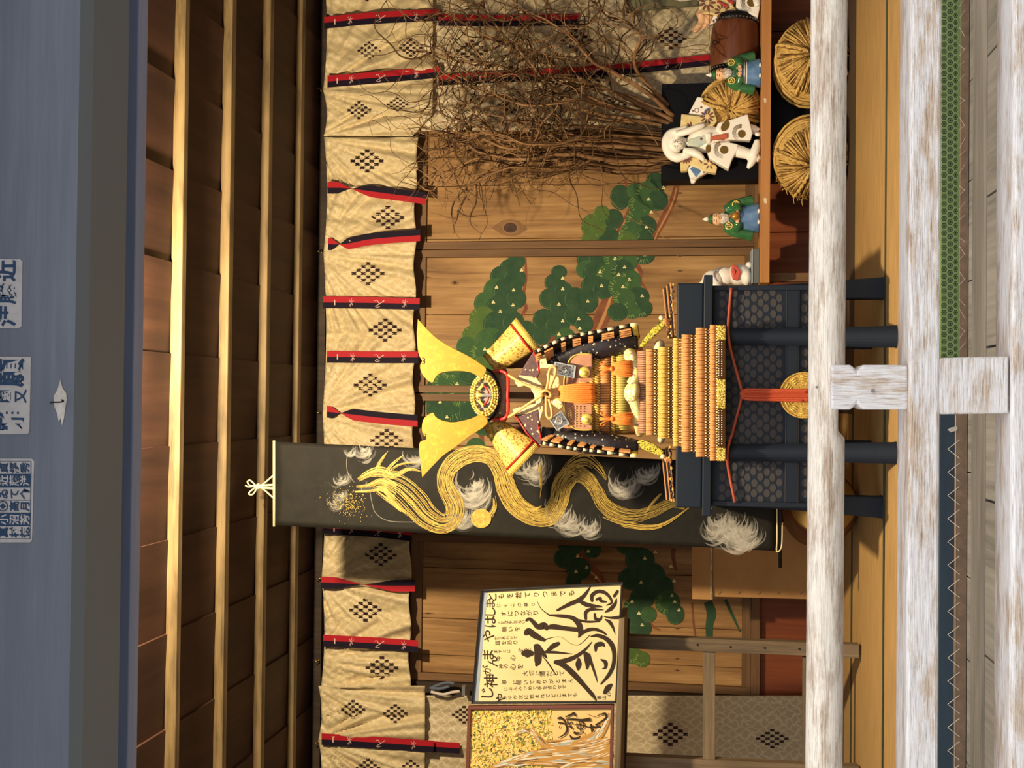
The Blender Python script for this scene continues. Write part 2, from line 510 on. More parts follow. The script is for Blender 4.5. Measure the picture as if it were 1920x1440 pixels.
M['drumwood'] = wood('drum_wood', S(70, 38, 22), S(104, 60, 38), S(126, 78, 52), 'X', 30, 0.35, 0.1)
M['pots'] = plain('glazed_black', S(10, 11, 20), 0.6, spec=0.15)
M['white'] = plain('white_porcelain', S(250, 246, 234), 0.35, coat=0.2)
M['robe'] = plain('gold_cream_robe', S(234, 218, 168), 0.45, c2=S(220, 194, 118), scale=30)
M['petal'] = plain('brown_petal', S(120, 74, 56), 0.5)
M['swirl'] = plain('bronze_swirl', S(120, 92, 30), 0.35, 0.4)
M['paleblue'] = plain('pale_blue_glaze', S(176, 200, 208), 0.4, c2=S(220, 220, 190), scale=30)
M['blue'] = plain('blue_glaze', S(70, 110, 160), 0.25, coat=0.4, c2=S(110, 146, 184), scale=20)
M['green'] = plain('green_glaze', S(40, 92, 58), 0.2, coat=0.6, c2=S(60, 120, 70), scale=20)
M['skin'] = plain('figurine_skin', S(246, 196, 150), 0.4)
M['beard'] = plain('white_beard', S(238, 230, 214), 0.5, c2=S(150, 140, 130), scale=140)
M['terracotta'] = plain('orange_sash', S(196, 100, 64), 0.5)
M['bronze'] = plain('golden_bronze', S(190, 140, 62), 0.35, 0.5)
M['blackframe'] = plain('black_frame', S(24, 20, 16), 0.35)
M['brownframe'] = plain('brown_frame', S(112, 60, 42), 0.3, coat=0.3)
M['mount'] = plain('grey_mount', S(150, 160, 172), 0.7)
M['sheet'] = plain('cream_sheet', S(226, 210, 158), 0.75, c2=S(218, 198, 142), scale=5)
M['banner'] = plain('black_cloth', S(25, 23, 18), 0.7, c2=S(33, 31, 24), scale=14, bump=0.1, spec=0.2)
M['bannergold'] = plain('gold_paint', S(200, 172, 70), 0.55, 0.1, c2=S(160, 126, 46), scale=60)
M['smoke'] = plain('smoke_wash', S(176, 172, 160), 0.85, spec=0.1); M['smoke'].node_tree.nodes['Principled BSDF'].inputs['Alpha'].default_value = 0.13
M['smokelight'] = plain('smokelight_wash', S(236, 230, 212), 0.85, spec=0.1); M['smokelight'].node_tree.nodes['Principled BSDF'].inputs['Alpha'].default_value = 0.2
M['cordcream'] = plain('cream_cord', S(244, 230, 176), 0.6)
M['pine1'] = plain('pine1_paint', S(46, 74, 54), 0.85, c2=S(58, 86, 60), scale=20, spec=0.2)
M['pine2'] = plain('pine2_paint', S(58, 90, 56), 0.85, c2=S(68, 100, 62), scale=20, spec=0.2)
M['pine3'] = plain('pine3_paint', S(88, 112, 58), 0.85, c2=S(76, 102, 52), scale=20, spec=0.2)
M['needle'] = plain('pine_needle_paint', S(134, 158, 78), 0.8)
M['pinebark'] = plain('pine_bark_paint', S(140, 82, 50), 0.8, c2=S(112, 62, 40), scale=20)
M['pinebark2'] = plain('pine_bark_light', S(180, 134, 80), 0.8)
M['blossom'] = plain('cream_blossom_paint', S(240, 226, 160), 0.8)
M['ground'] = plain('grey_gravel', S(104, 102, 98), 0.9, c2=S(84, 82, 78), scale=20)

# ================================================================== the setting
WALL = 6.0
XL, XR = -2.7, 2.9
ZC = P(598, 740, WALL).z
yM0 = PZ(1765, 740, 0).y              # front edge of the straw mats
zb = P(1813, 740, yM0).z               # level of the veranda boards

# ground outside, stage floor, veranda
mb = MB(); mb.box((-12, -14, -0.95), (12, 2.2, -0.9))
struct('ground', mb, M['ground'])
mb = MB(); mb.box((XL, yM0 + 0.03, -0.12), (XR, WALL + 0.1, -0.051))
struct('floor', mb, M['darkpost'])
# veranda: boards running toward the viewer, then one long plank
yA, yB, yC = PZ(1872, 740, zb).y, PZ(1848, 740, zb).y, PZ(1822, 740, zb).y
mb = MB()
edges = [PZ(1856, y, zb).x for y in (1700, 1530, 1237, 940, 650, 365, 100, -180, -460)]
for a, b in zip(edges[:-1], edges[1:]):
    mb.box((a + 0.003, 2.2, zb - 0.045), (b - 0.003, yB - 0.004, zb))
struct('floor_veranda', mb, M['grayboard'], bevel=0.002)
mb = MB(); mb.box((XL, yB, zb - 0.045), (XR, yC, zb + 0.001))
struct('trim_1', mb, M['grayboard_x'], bevel=0.002)
mb = MB()
e2 = [PZ(1817, y, zb).x for y in (1640, 1436, 1240, 1083, 886, 700, 527, 340, 154, -60, -250)]
for a, b in zip(e2[:-1], e2[1:]):
    mb.box((a + 0.002, yC + 0.003, zb - 0.045), (b - 0.002, yM0 + 0.03, zb - 0.001))
struct('floor_edge_boards', mb, M['grayboard'])
mb = MB(); mb.box((XL, 2.2, -0.9), (XR, 2.24, zb - 0.05))
struct('wall_front', mb, M['darkpost'])

# ceiling boards (run front to back, each lapped over the next)
mb = MB()
cx = [PZ(258, y, ZC).x for y in (1780, 1594, 1408, 1220, 1034, 848, 663, 480, 296, 112, -70, -255, -440)]
for a, b in zip(cx[:-1], cx[1:]):
    z0, z1 = ZC + 0.012, ZC
    vs = [(a, 2.95, z0), (b + 0.012, 2.95, z1), (b + 0.012, 6.1, z1), (a, 6.1, z0)]
    mb.add(vs + [(x, y, z + 0.012) for x, y, z in vs], [(0, 3, 2, 1), (4, 5, 6, 7), (0, 1, 5, 4), (1, 2, 6, 5), (2, 3, 7, 6), (3, 0, 4, 7)])
mb.box((XL, 2.0, ZC + 0.03), (XR, 6.1, ZC + 0.06))
M['ceil_y'] = wood('ceiling_brown_board', S(44, 28, 21), S(64, 41, 31), S(82, 54, 40), 'Y', 10, 0.65, 0.1)
struct('ceiling', mb, M['ceil_y'])

# pale battens under the ceiling
for k, (xa, xb, xc) in enumerate(((320, 338, 346), (411, 426, 434), (485, 498, 505), (549, 558, 564))):
    d = PZ(xa, 740, ZC).y
    zl = P(xb, 740, d).z
    db = PZ(xc, 740, zl).y
    mb = MB(); mb.box((XL, d, zl), (XR, max(db, d + 0.03), ZC + 0.006))
    struct('trim_%d' % (k + 2), mb, M['batten'], bevel=0.003)

# front beams: lintel, board above it, big beam with paper charms
dl = 2.95
zl0, zl1 = P(250, 740, dl).z, P(202, 740, dl).z
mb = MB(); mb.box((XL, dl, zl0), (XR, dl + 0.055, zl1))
struct('trim_6', mb, M['glare_slate_light'], bevel=0.004)
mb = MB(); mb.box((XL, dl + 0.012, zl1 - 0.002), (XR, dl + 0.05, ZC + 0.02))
struct('wall_transom', mb, M['glare_slate_dark'])
dbm = 2.4
zbm = P(150, 740, dbm).z
zch = P(139, 740, dbm).z
mb = MB()
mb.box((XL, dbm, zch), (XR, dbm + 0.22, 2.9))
struct('trim_7', mb, M['glare_slate'])
mb = MB()
h = zch - zbm
mb.add([(XL, dbm + 0.0, zch), (XR, dbm + 0.0, zch), (XR, dbm + 0.035, zbm), (XL, dbm + 0.035, zbm), (XL, dbm + 0.2, zch), (XR, dbm + 0.2, zch), (XR, dbm + 0.2, zbm), (XL, dbm + 0.2, zbm)],
       [(0, 1, 2, 3), (3, 2, 6, 7), (5, 4, 7, 6), (0, 3, 7, 4), (1, 5, 6, 2), (1, 0, 4, 5)])
M['edge'] = plain('pale_grey_edge', S(118, 128, 136), 0.6)
struct('trim_8', mb, M['edge'])
mb = MB(); mb.box((XL - 0.3, 1.2, 2.9), (XR + 0.3, dl + 0.02, 2.96))  # unseen eave, added to block the sky light
struct('ceiling_added_eave', mb, M['glare_slate'])
# unseen side walls, added to keep the sky light out
for nm, x0, x1 in (('wall_added_left', XL - 0.05, XL), ('wall_added_right', XR, XR + 0.05)):
    mb = MB(); mb.box((x0, 2.95, -0.9), (x1, 6.1, ZC + 0.05))
    struct(nm, mb, M['darkpost'])

# scraped pale patch with an iron hook on the big beam
t = thing('iron_hook', P(118, 752, dbm), 'black iron hook driven into a scraped pale patch of the dark beam', 'hook')
mb = MB(); mb.tubep(smooth_pts([(94, 755, dbm - 0.001), (100, 754, dbm - 0.03), (112, 754, dbm - 0.035), (119, 752, dbm - 0.02), (116, 750, dbm - 0.012)]), 1.6, 6)
obj('hook', mb, M['black'], t, smooth=True)
mb = MB()
mb.prism([(101, 742), (108, 730), (113, 712), (117, 728), (124, 738), (125, 750), (122, 765), (120, 782), (116, 798), (114, 783), (110, 790), (107, 775), (101, 760)], dbm - 0.003, dbm)
M['scrape'] = plain('scraped_wood', S(226, 220, 210), 0.8, c2=S(190, 184, 176), scale=40)
obj('scraped_patch', mb, M['scrape'], t)

# back wall: boards behind everything
mb = MB()
mb.box((XL, WALL + 0.02, -0.9), (XR, WALL + 0.08, ZC + 0.03))
wall_back = struct('wall_back', mb, M['darkpost'])
zt0, zt1 = P(797, 740, WALL).z, P(776, 740, WALL).z        # upper rail of the doors
zs0, zs1 = P(1411, 740, WALL).z, P(1395, 740, WALL).z      # lower rail
zs2 = P(1427, 740, WALL).z
mb = MB(); mb.box((XL, WALL - 0.045, P(608, 740, WALL - 0.045).z), (XR, WALL + 0.02, ZC))
struct('trim_9', mb, M['darkpost'])
mb = MB(); mb.box((XL, WALL - 0.02, zt1), (XR, WALL + 0.02, P(762, 740, WALL).z))
struct('trim_10', mb, M['darkpost'])
mb = MB(); mb.box((XL, WALL - 0.05, zs2), (XR, WALL + 0.02, zs0))
struct('trim_11', mb, M['frame_h'])
# red-brown boards under the doors
mb = MB()
zr = zs2
n = 4
ze = [-0.03 + (zr + 0.03) * k / n for k in range(n + 1)]
xs = [P(1480, y, WALL).x for y in (1640, 1480, 1340, 1215, 1060, 900, 760, 622, 524, 436, 330, 200, 60, -100, -280)]
for a, b in zip(xs[:-1], xs[1:]):
    mb.box((a + 0.002, WALL - 0.012, -0.03), (b - 0.002, WALL + 0.02, zr))
struct('wall_dado', mb, M['redwood'], bevel=0.002)

# four sliding board doors with frames
def door(k, ya, yb, seams):
    xa, xb = P(1100, yb, WALL).x, P(1100, ya, WALL).x     # left, right
    f = 0.038
    mb = MB()
    mb.box((xa, WALL - 0.022, zs0), (xa + f, WALL + 0.02, zt1)); mb.box((xb - f, WALL - 0.022, zs0), (xb, WALL + 0.02, zt1))
    fr = struct('door_%d' % k, mb, M['frame'], bevel=0.002)
    mb = MB()
    mb.box((xa + f, WALL - 0.02, zt0), (xb - f, WALL + 0.02, zt1)); mb.box((xa + f, WALL - 0.02, zs0), (xb - f, WALL + 0.02, zs1))
    obj('door_rail', mb, M['frame_h'], fr, bevel=0.002)
    mb = MB()
    e = [xa + f] + sorted(P(1100, y, WALL).x for y in seams) + [xb - f]
    for a, b in zip(e[:-1], e[1:]):
        mb.box((a + 0.0015, WALL - 0.002, zs1), (b - 0.0015, WALL + 0.02, zt0))
    obj('door_board', mb, M['wall'], fr, bevel=0.002)
door(1, 215, 466, (446, 345, 290))
door(2, 467, 739, (590, 672))
door(3, 741, 1008, (840, 920))
door(4, 1009, 1288, (1073, 1170, 1240))
mb = MB(); mb.box((P(1100, 1330, WALL).x, WALL - 0.05, 0), (P(1100, 1289, WALL).x, WALL + 0.02, zt1 + 0.04))
struct('trim_12', mb, M['darkpost'])
mb = MB(); mb.box((P(1100, 214, WALL).x, WALL - 0.03, 0), (P(1100, 180, WALL).x, WALL + 0.02, zt1 + 0.04))
struct('trim_13', mb, M['darkpost'])

# ---- pine painted on the doors (one painting across the boards)
WP = WALL - 0.003
clumps = [  # px, py, radius down, radius across, tone, needles
 (968,490,16,14,0,0),(955,505,18,18,0,0),(940,520,20,20,0,0),(965,522,20,20,0,0),(930,545,22,22,1,0),(952,548,26,26,0,0),(912,570,22,22,1,0),(940,580,28,26,0,0),
 (968,560,18,18,0,0),(905,600,24,24,2,0),(935,610,28,26,0,0),(962,605,20,20,0,0),(890,630,22,20,2,0),(920,640,26,24,1,0),(950,640,24,22,0,0),(875,650,18,18,1,0),(868,668,14,14,1,1),(903,662,20,18,1,1),
 (985,618,18,16,0,0),(982,645,22,20,0,0),(1000,664,18,18,0,1),(958,668,24,22,0,0),(935,668,26,24,1,0),(905,690,20,20,2,1),(930,700,20,20,1,0),
 (812,742,14,30,0,0),(835,715,24,24,1,1),(850,762,30,28,0,1),(868,735,28,28,1,1),(825,768,24,22,0,0),(880,700,22,20,0,0),(882,775,22,20,0,0),(845,695,18,16,1,1),(905,800,16,16,0,0),(892,842,18,20,1,0),
 (1048,510,14,12,0,0),(1040,530,18,16,0,0),(1056,545,16,16,0,0),(1030,560,18,18,0,0),(1050,575,20,18,0,0),(1020,600,20,20,0,0),(1045,610,22,20,0,0),(1015,630,16,16,0,0),(1060,634,18,18,1,0),
 (1163,370,18,22,0,0),(1149,411,18,18,0,0),(1141,447,20,20,0,0),(1190,358,14,14,1,0),(1113,424,22,22,2,0),(1104,450,14,14,2,0),(1128,400,14,14,2,0),
 (1229,344,18,20,0,1),(1212,362,20,20,1,1),(1233,376,18,18,0,0),(1201,385,22,20,1,1),(1196,414,22,20,1,1),(1212,424,18,18,0,1),(1184,437,20,20,1,1),(1207,452,18,18,0,1),(1175,450,16,16,2,1),(1207,477,20,18,0,1),
 (1102,470,16,16,2,0),(1105,486,22,20,0,0),(1126,487,22,22,0,0),(1155,487,22,20,1,1),(1175,492,18,18,1,1),(1097,505,16,16,1,0),(1118,513,24,22,0,0),(1144,518,24,22,1,1),(1167,508,20,20,0,1),(1182,525,18,18,1,1),
 (1113,537,22,20,0,0),(1131,542,20,18,0,0),(1162,539,20,20,1,1),(1186,542,16,16,1,1),(1098,565,22,22,0,0),(1078,560,20,20,0,0),(1196,557,20,18,0,1),(1170,560,20,18,1,1),(1204,578,18,16,0,1),(1184,583,16,14,1,1),(1158,585,18,16,0,0),(1078,592,20,18,0,0),(1095,607,16,16,0,0),
 (1070,1020,22,20,0,0),(1060,1047,20,18,0,0),(1085,1067,22,20,0,0),(1075,1092,14,14,0,0),(1110,1030,16,16,0,0),(1150,1010,20,16,0,0),
 (1180,1020,24,20,0,0),(1200,1050,26,22,0,0),(1220,1080,26,24,0,0),(1185,1085,24,20,0,0),(1240,1102,22,22,0,0),(1252,1130,22,22,1,1),(1266,1152,16,18,0,0),(1205,1120,22,20,0,0),(1188,1140,18,18,0,1),(1185,1162,18,16,0,0),(1200,1178,20,18,0,0),(1216,1152,14,14,1,0),(1188,1230,18,14,2,1),(1204,1236,14,14,2,1)]
M['pinerim'] = plain('pine_rim_paint', S(84, 116, 80), 0.85, spec=0.2)
mats = [M['pine1'], M['pine2'], M['pine3'], M['needle'], M['pinebark'], M['pinebark2'], M['blossom'], M['pinerim']]
mb = MB()
lay = [0]
def lz():
    lay[0] += 1
    return WP - lay[0] * 0.000012
def trunk(pts, wid, mi=4, hi=True):
    q = smooth_pts([p + (w,) for p, w in zip(pts, wid)], 5)
    mb.ribbon([(a[0], a[1]) for a in q], [a[2] for a in q], lz(), mi)
    if hi and max(wid) > 10:
        mb.ribbon([(a[0], a[1] + a[2] * 0.2) for a in q[2:-2]], [a[2] * 0.22 for a in q[2:-2]], lz(), 5)
trunk([(1150,535),(1140,568),(1131,590),(1120,615),(1108,640)], (14,26,30,26,24))
trunk([(1271,338),(1262,375),(1245,410),(1232,435),(1224,458)], (10,13,15,12,7))
trunk([(1172,338),(1184,375),(1182,392),(1168,420),(1155,452)], (4,8,9,11,12))
trunk([(1180,490),(1196,508),(1198,528),(1212,545)], (22,16,12,5))
trunk([(985,478),(986,520),(981,560),(986,578),(972,600)], (3,5,6,7,4))
trunk([(1052,606),(1048,630),(1032,652),(1020,680)], (20,34,36,20))
trunk([(865,715),(876,745),(880,770),(900,800),(905,850)], (8,10,9,9,8))
trunk([(1085,1030),(1100,1060),(1120,1080),(1140,1110)], (22,22,18,10))
trunk([(1266,1010),(1262,1040),(1268,1070)], (10,8,5)); trunk([(1238,1182),(1222,1172),(1212,1150)], (3,5,4))
trunk([(1327,1128),(1334,1150),(1330,1175),(1331,1215)], (16,18,14,12), 0, False); trunk([(1360,1124),(1372,1150),(1388,1185)], (6,6,3), 0, False); trunk([(1298,1130),(1300,1165),(1305,1200)], (4,4,3))
rng = random.Random(3)
for (x, y, rv, rh, tone, nd) in clumps:
    mb.disc(x, y, rv * 1.08, rh * 1.08, lz(), tone, 18)
    d = lz()
    if tone == 2 or nd:
        k0 = 13 if nd else 8
        for k in range(k0):
            a = -2.5 + 3.4 * k / k0 + rng.uniform(-0.1, 0.1)
            r0, r1 = (0.55, 1.0) if nd else (0.8, 0.95)
            mb.ribbon([(x + math.sin(a) * rv * r0 - 2, y + math.cos(a) * rh * r0), (x + math.sin(a) * rv * r1 - 2, y + math.cos(a) * rh * r1)], [1.1, 0.5], d, 3)
    else:
        a = [(x + math.sin(t / 6.0) * rv * 0.95, y + math.cos(t / 6.0) * rh * 0.95) for t in range(-13, 3)]
        mb.ribbon(a, [0.9] * len(a), d, 7)
        for k in range(9):
            t = rng.uniform(-2.4, 0.6); r0 = rng.uniform(0.35, 0.75)
            mb.ribbon([(x + math.sin(t) * rv * r0, y + math.cos(t) * rh * r0), (x + math.sin(t) * rv * (r0 + 0.22), y + math.cos(t) * rh * (r0 + 0.22))], [0.7, 0.3], d, 7 if tone else 1)
for (x, y) in ((978,507),(931,539),(963,544),(925,567),(962,572),(938,584),(921,655),(909,655),(857,720),(848,733),(838,782),(825,754),(1055,522),(1055,542),(1048,571),(1055,602),(1048,627),(1087,616),(1085,598),(1102,565),(1128,536),(1125,510),(1122,477),(1153,485),(1171,501),(1160,515),(1180,524),(1168,538),(1204,555),(1209,478),(1215,453),(1212,426),(1221,398),(1216,374),(1244,352),
               (1114,1018),(1103,1034),(1083,1043),(1100,1064),(1080,1072),(1118,1083),(1209,1012),(1217,1023),(1229,1035),(1209,1047),(1258,1062),(1202,1092),(1260,1117),(1264,1090),(1265,1128),(1273,1144),(1185,1128),(1198,1150),(1204,1172)):
    d = lz()
    for k in range(3):
        a = 2.1 * k + 0.5
        mb.disc(x + 1.9 * math.cos(a), y + 1.9 * math.sin(a), 1.7, 1.5, d, 6, 8)
obj('pine_painting', mb, mats, wall_back)
# knots in the boards
mb = MB()
km = [plain('knot_halo', S(136, 100, 60), 0.7, c2=S(120, 86, 50), scale=40), plain('knot_ring', S(146, 104, 62), 0.7), plain('dark_knot', S(78, 48, 28), 0.7, c2=S(54, 34, 20), scale=60)]
for (x, y, a, b) in ((957, 427, 15, 12), (853, 530, 4, 3.4), (924, 458, 6, 3), (1275, 362, 3, 1.5), (1275, 387, 3, 1.5), (1275, 480, 3, 1.2), (1275, 508, 3, 1.5), (1270, 1178, 3, 1.5), (1270, 1235, 3, 1.5), (1270, 1257, 3, 1.5), (796, 1290, 3, 1), (800, 590, 5, 1.2), (800, 640, 5, 1.2), (800, 520, 5, 1.2), (803, 1150, 6, 1.4)):
    eye = [(x - 2.4 * a, y), (x - a, y - b * 1.15), (x, y - b * 1.35), (x + a, y - b * 1.1), (x + 2.2 * a, y + 0.2 * b), (x + a, y + b * 1.15), (x, y + b * 1.3), (x - a, y + b * 1.1)]
    mb.poly(eye, WP - 0.00001, 0)
    if a > 6:
        mb.disc(x, y, a * 1.02, b * 1.02, WP - 0.00003, 1, 18)
    mb.disc(x, y, a * 0.85, b * 0.8, WP - 0.00005, 2, 14)
obj('board_knots', mb, km, wall_back)

# ================================================================== mats on the stage floor
ySm = PZ(1659, 740, 0).y; yB0 = PZ(1601, 740, 0).y; yB1 = PZ(1594, 740, 0).y
zm = P(1797, 740, yM0).z                                  # foot of the thick mat's front edge
xj = P(1780, 722, yM0).x
def mat(label, x0, x1, y0, y1, borders=(), surf='tatami', zlow=-0.05):
    t = thing('tatami_mat', ((x0 + x1) / 2, (y0 + y1) / 2, zlow), label, 'mat', 'straw mats covering the stage floor')
    mb = MB(); mb.box((x0, y0, zlow), (x1, y1, 0.0)); obj('mat_surface', mb, M[surf], t, bevel=0.002)
    for (b0, b1, m) in borders:
        mb = MB(); mb.box((x0, b0, -0.004), (x1, b1, 0.0015)); obj('border', mb, M[m], t)
    return t
M['heri'] = plain('green_brocade_border', S(112, 134, 84), 0.7, c2=S(98, 120, 74), scale=80, spec=0.2)
M['hexline'] = plain('dark_green_hexagons', S(30, 46, 30), 0.8, spec=0.2)
M['hexpale'] = plain('pale_green_hexagons', S(150, 166, 112), 0.8, spec=0.2)
t = mat('golden straw mat with a green hexagon patterned edge, right of the railing post', xj, XR, yM0, ySm, ((ySm - 0.016, ySm, 'seam'),))
mb = MB(); mb.box((xj, yM0 - 0.004, zm), (XR, yM0, 0.0)); mb.box((xj, yM0 - 0.004, 0.0), (XR, yM0 + 0.03, 0.003)); bd = obj('patterned_border', mb, M['heri'], t); bd['label'] = 'green border with hexagon flowers'
mb = MB()
dh = yM0 - 0.0046
for row, v in enumerate((1770, 1781.7, 1792)):
    for k in range(-2, 56):
        y = 668 - 13.6 * (k + (0.5 if row % 2 else 0))
        if y > 668: continue
        sq = 0.75 if row == 2 else 1.0
        hexa = lambda r: [(v + r * sq * math.cos(math.pi / 3 * i), y + r * math.sin(math.pi / 3 * i)) for i in range(6)]
        for (r0, r1, mi) in ((5.2, 4.0, 0), (7.3, 6.7, 1)):
            A, B = hexa(r0), hexa(r1)
            mb.add([P(q[0], q[1], dh) for q in A + B], [(i, (i + 1) % 6, 6 + (i + 1) % 6, 6 + i) for i in range(6)], mi)
        mb.poly(hexa(1.6), dh, 0)
        for i in range(3):
            a = math.pi / 3 * i + 0.5
            mb.ribbon([(v - 3.4 * sq * math.cos(a), y - 3.4 * math.sin(a)), (v + 3.4 * sq * math.cos(a), y + 3.4 * math.sin(a))], [0.5, 0.5], dh, 0)
tag(obj('hexagon_pattern', mb, [M['hexline'], M['hexpale']], bd), kind='stuff')
mb = MB(); mb.box((xj, yM0 - 0.010, zb + 0.001), (XR, yM0 - 0.001, zm)); sd = obj('side_binding', mb, M['mat_side'], t)
M['thread'] = plain('pale_thread', S(206, 196, 182), 0.7)
mb = MB()
rng = random.Random(5)
for y in range(-40, 660, 24):
    a = P(1799, y + rng.uniform(-6, 6), yM0 - 0.011); b = P(1810, y + rng.choice((-14, 14)), yM0 - 0.011)
    mb.tube([a, b], 0.0005, 4)
tag(obj('stitching', mb, M['thread'], sd), kind='stuff')
t = mat('golden straw mat with navy edge and white zigzag stitching, left of the railing post', XL, xj - 0.004, yM0, ySm - 0.02, ())
mb = MB(); mb.box((XL, yM0 - 0.004, P(1790, 740, yM0).z), (xj - 0.004, yM0, 0.0)); mb.box((XL, yM0 - 0.004, 0.0), (xj - 0.004, yM0 + 0.03, 0.003)); bd = obj('navy_border', mb, M['navyborder'], t)
mb = MB(); mb.box((XL, yM0 - 0.010, zb + 0.001), (xj - 0.004, yM0 - 0.001, P(1790, 740, yM0).z)); sd = obj('side_binding', mb, M['mat_side'], t)
mb = MB()
y = 842
zig = []
dz = yM0 - 0.012
while y < 1560:
    zig += [P(1799, y - 17, dz), P(1777, y, dz + 0.006), P(1799, y + 17, dz)]
    mb.tube(zig[-3:], 0.0011, 4)
    y += 43.5
mb.tube([P(1792, 778, dz), P(1790, 1560, dz)], 0.0009, 4)
for q in range(-3, 4):
    mb.tube([P(1795, 803 + q, dz), P(1777 + abs(q) * 2, 806 + q * 1.2, dz - 0.004)], 0.0015, 4)
tag(obj('zigzag_thread', mb, M['thread'], bd), kind='stuff')
mat('broad golden straw mat under the armour chest, behind the front mats', XL, XR, ySm + 0.0005, yB0, ((ySm + 0.0005, ySm + 0.018, 'seam'),))
xr = PZ(1600, 775, 0).x
mat('rearmost golden straw mat at the left, under the drum and cardboard', XL, xr - 0.003, yB0 + 0.0005, WALL - 0.055, ((yB0 + 0.001, yB0 + 0.05, 'seam'),))
mat('back right straw mat with shade painted in dark brown, under the straw bales', xr, XR, yB0 + 0.002, WALL - 0.055, ((yB0 + 0.002, yB0 + 0.03, 'seam'),), 'mat_shaded')

# ================================================================== veranda railing
DF, DB = 2.38, 2.5
t = thing('railing', ((XL + XR) / 2, 2.44, zb), 'old white painted wooden railing running across the front of the stage', 'railing')
c = P(1549.5, 740, 2.44); rr = 31.5 * SC(2.44) / math.cos(0.26)
yn0, yn1 = P(1565, 816, 2.44).x, P(1565, 685, 2.44).x
mb = MB()
vs, fs = [], []
N, K = 300, 28
for i in range(N + 1):
    x = XL + (XR - XL) * i / N
    for k in range(K):
        a = 2 * math.pi * k / K
        rj = rr * (1 + 0.022 * noise.noise(Vector((x * 2.5, math.cos(a), math.sin(a)))))
        zz = c.z + rj * math.sin(a)
        if yn0 < x < yn1:
            zz = max(zz, c.z - rr * 0.55)
        vs.append((x, c.y + rj * math.cos(a), zz))
for i in range(N):
    for k in range(K):
        k2 = (k + 1) % K
        fs.append((i * K + k, i * K + k2, (i + 1) * K + k2, (i + 1) * K + k))
fs.append(tuple(range(K - 1, -1, -1))); fs.append(tuple(N * K + k for k in range(K)))
mb.add(vs, fs)
obj('round_rail', mb, M['paint_warm'], t, smooth=True)
z2t, z2b = P(1703, 740, DF).z, P(1763, 740, DF).z
mb = MB(); mb.box((XL, DF, z2b), (XR, DB, z2t)); obj('middle_rail', mb, M['paint'], t, bevel=0.006)
z3t = P(1895, 740, DF).z
mb = MB(); mb.box((XL, DF - 0.005, zb + 0.001), (XR, DB, z3t)); obj('base_rail', mb, M['paint'], t, bevel=0.008)
# strut above the middle rail: two blocks with a notched waist
xa, xb = P(1630, 768, DF + 0.005).x, P(1630, 684, DF + 0.005).x
mb = MB()
prof = [(1558, 0), (1594, 0), (1600, 4), (1607, 13), (1613, 5), (1620, 0), (1697, 0), (1703, 0)]
L = [(x, 768 - i) for x, i in prof]; R_ = [(x, 684 + i) for x, i in prof]
mb.prism(L + R_[::-1], DF + 0.004, DB - 0.012)
obj('upper_strut', mb, M['paint_up'], t, bevel=0.005)
mb = MB(); mb.prism([(1758, 777), (1892, 775), (1892, 668), (1758, 671)], DF + 0.002, DB - 0.008)
obj('lower_strut', mb, M['paint'], t, bevel=0.004)
M['nail'] = plain('grey_nail', S(120, 116, 112), 0.5, 0.5)
for a_, b_, r_ in (((1636, 733, DF + 0.006), (1636, 733, DF - 0.001), 3), ((1531, 726, 2.415), (1531, 726, 2.409), 2.2)):
    mb = MB(); mb.tubep([a_, b_], r_, 8); obj('nail', mb, M['nail'], t)

# ================================================================== curtains
HOOKS = [170, 258, 475, 775, 1085, 1237, 1292, 1387]
def drape(px, py, amp, seed):
    """how far the cloth stands out (+ toward the viewer) at a pixel of its face"""
    h = min(HOOKS, key=lambda q: abs(q - py))
    r = math.hypot(px - 592, (py - h) * 1.0)
    ang = math.atan2(py - h, px - 592)
    n1 = noise.noise(Vector((ang * 8.0, seed, r * 0.002)))
    n2 = 1 - 2 * abs(noise.noise(Vector((ang * 15.0, seed + 3, r * 0.003))))
    f = 0.7 * n1 + 0.34 * n2 + 0.4 * noise.noise(Vector((py * 0.045, px * 0.004, seed + 5)))
    g = (py * 0.06 + (px - 600) * 0.035 * (1 if py > h else -1))
    fine = 0.12 * (1 - 2 * abs(noise.noise(Vector((g, px * 0.006, seed + 12)))))
    fade = math.exp(-max(0.0, r - 90) / 300.0)
    return amp * (f * min(1.0, 0.2 + r / 80.0) * (0.45 + 0.55 * fade) + fine)
def cloth(name, parent, mat_, y0, y1, topf, botf, d, amp, seed, nu, nv):
    def fn(a, b):
        y = y0 + (y1 - y0) * a
        yy = y
        x = topf(y) + (botf(y) - topf(y)) * b
        return P(x, yy, d - drape(x, yy, amp, seed))
    mb = MB(); mb.grid(fn, nu, nv)
    o = obj(name, mb, mat_, parent, smooth=True, solid=0.0015)
    return o
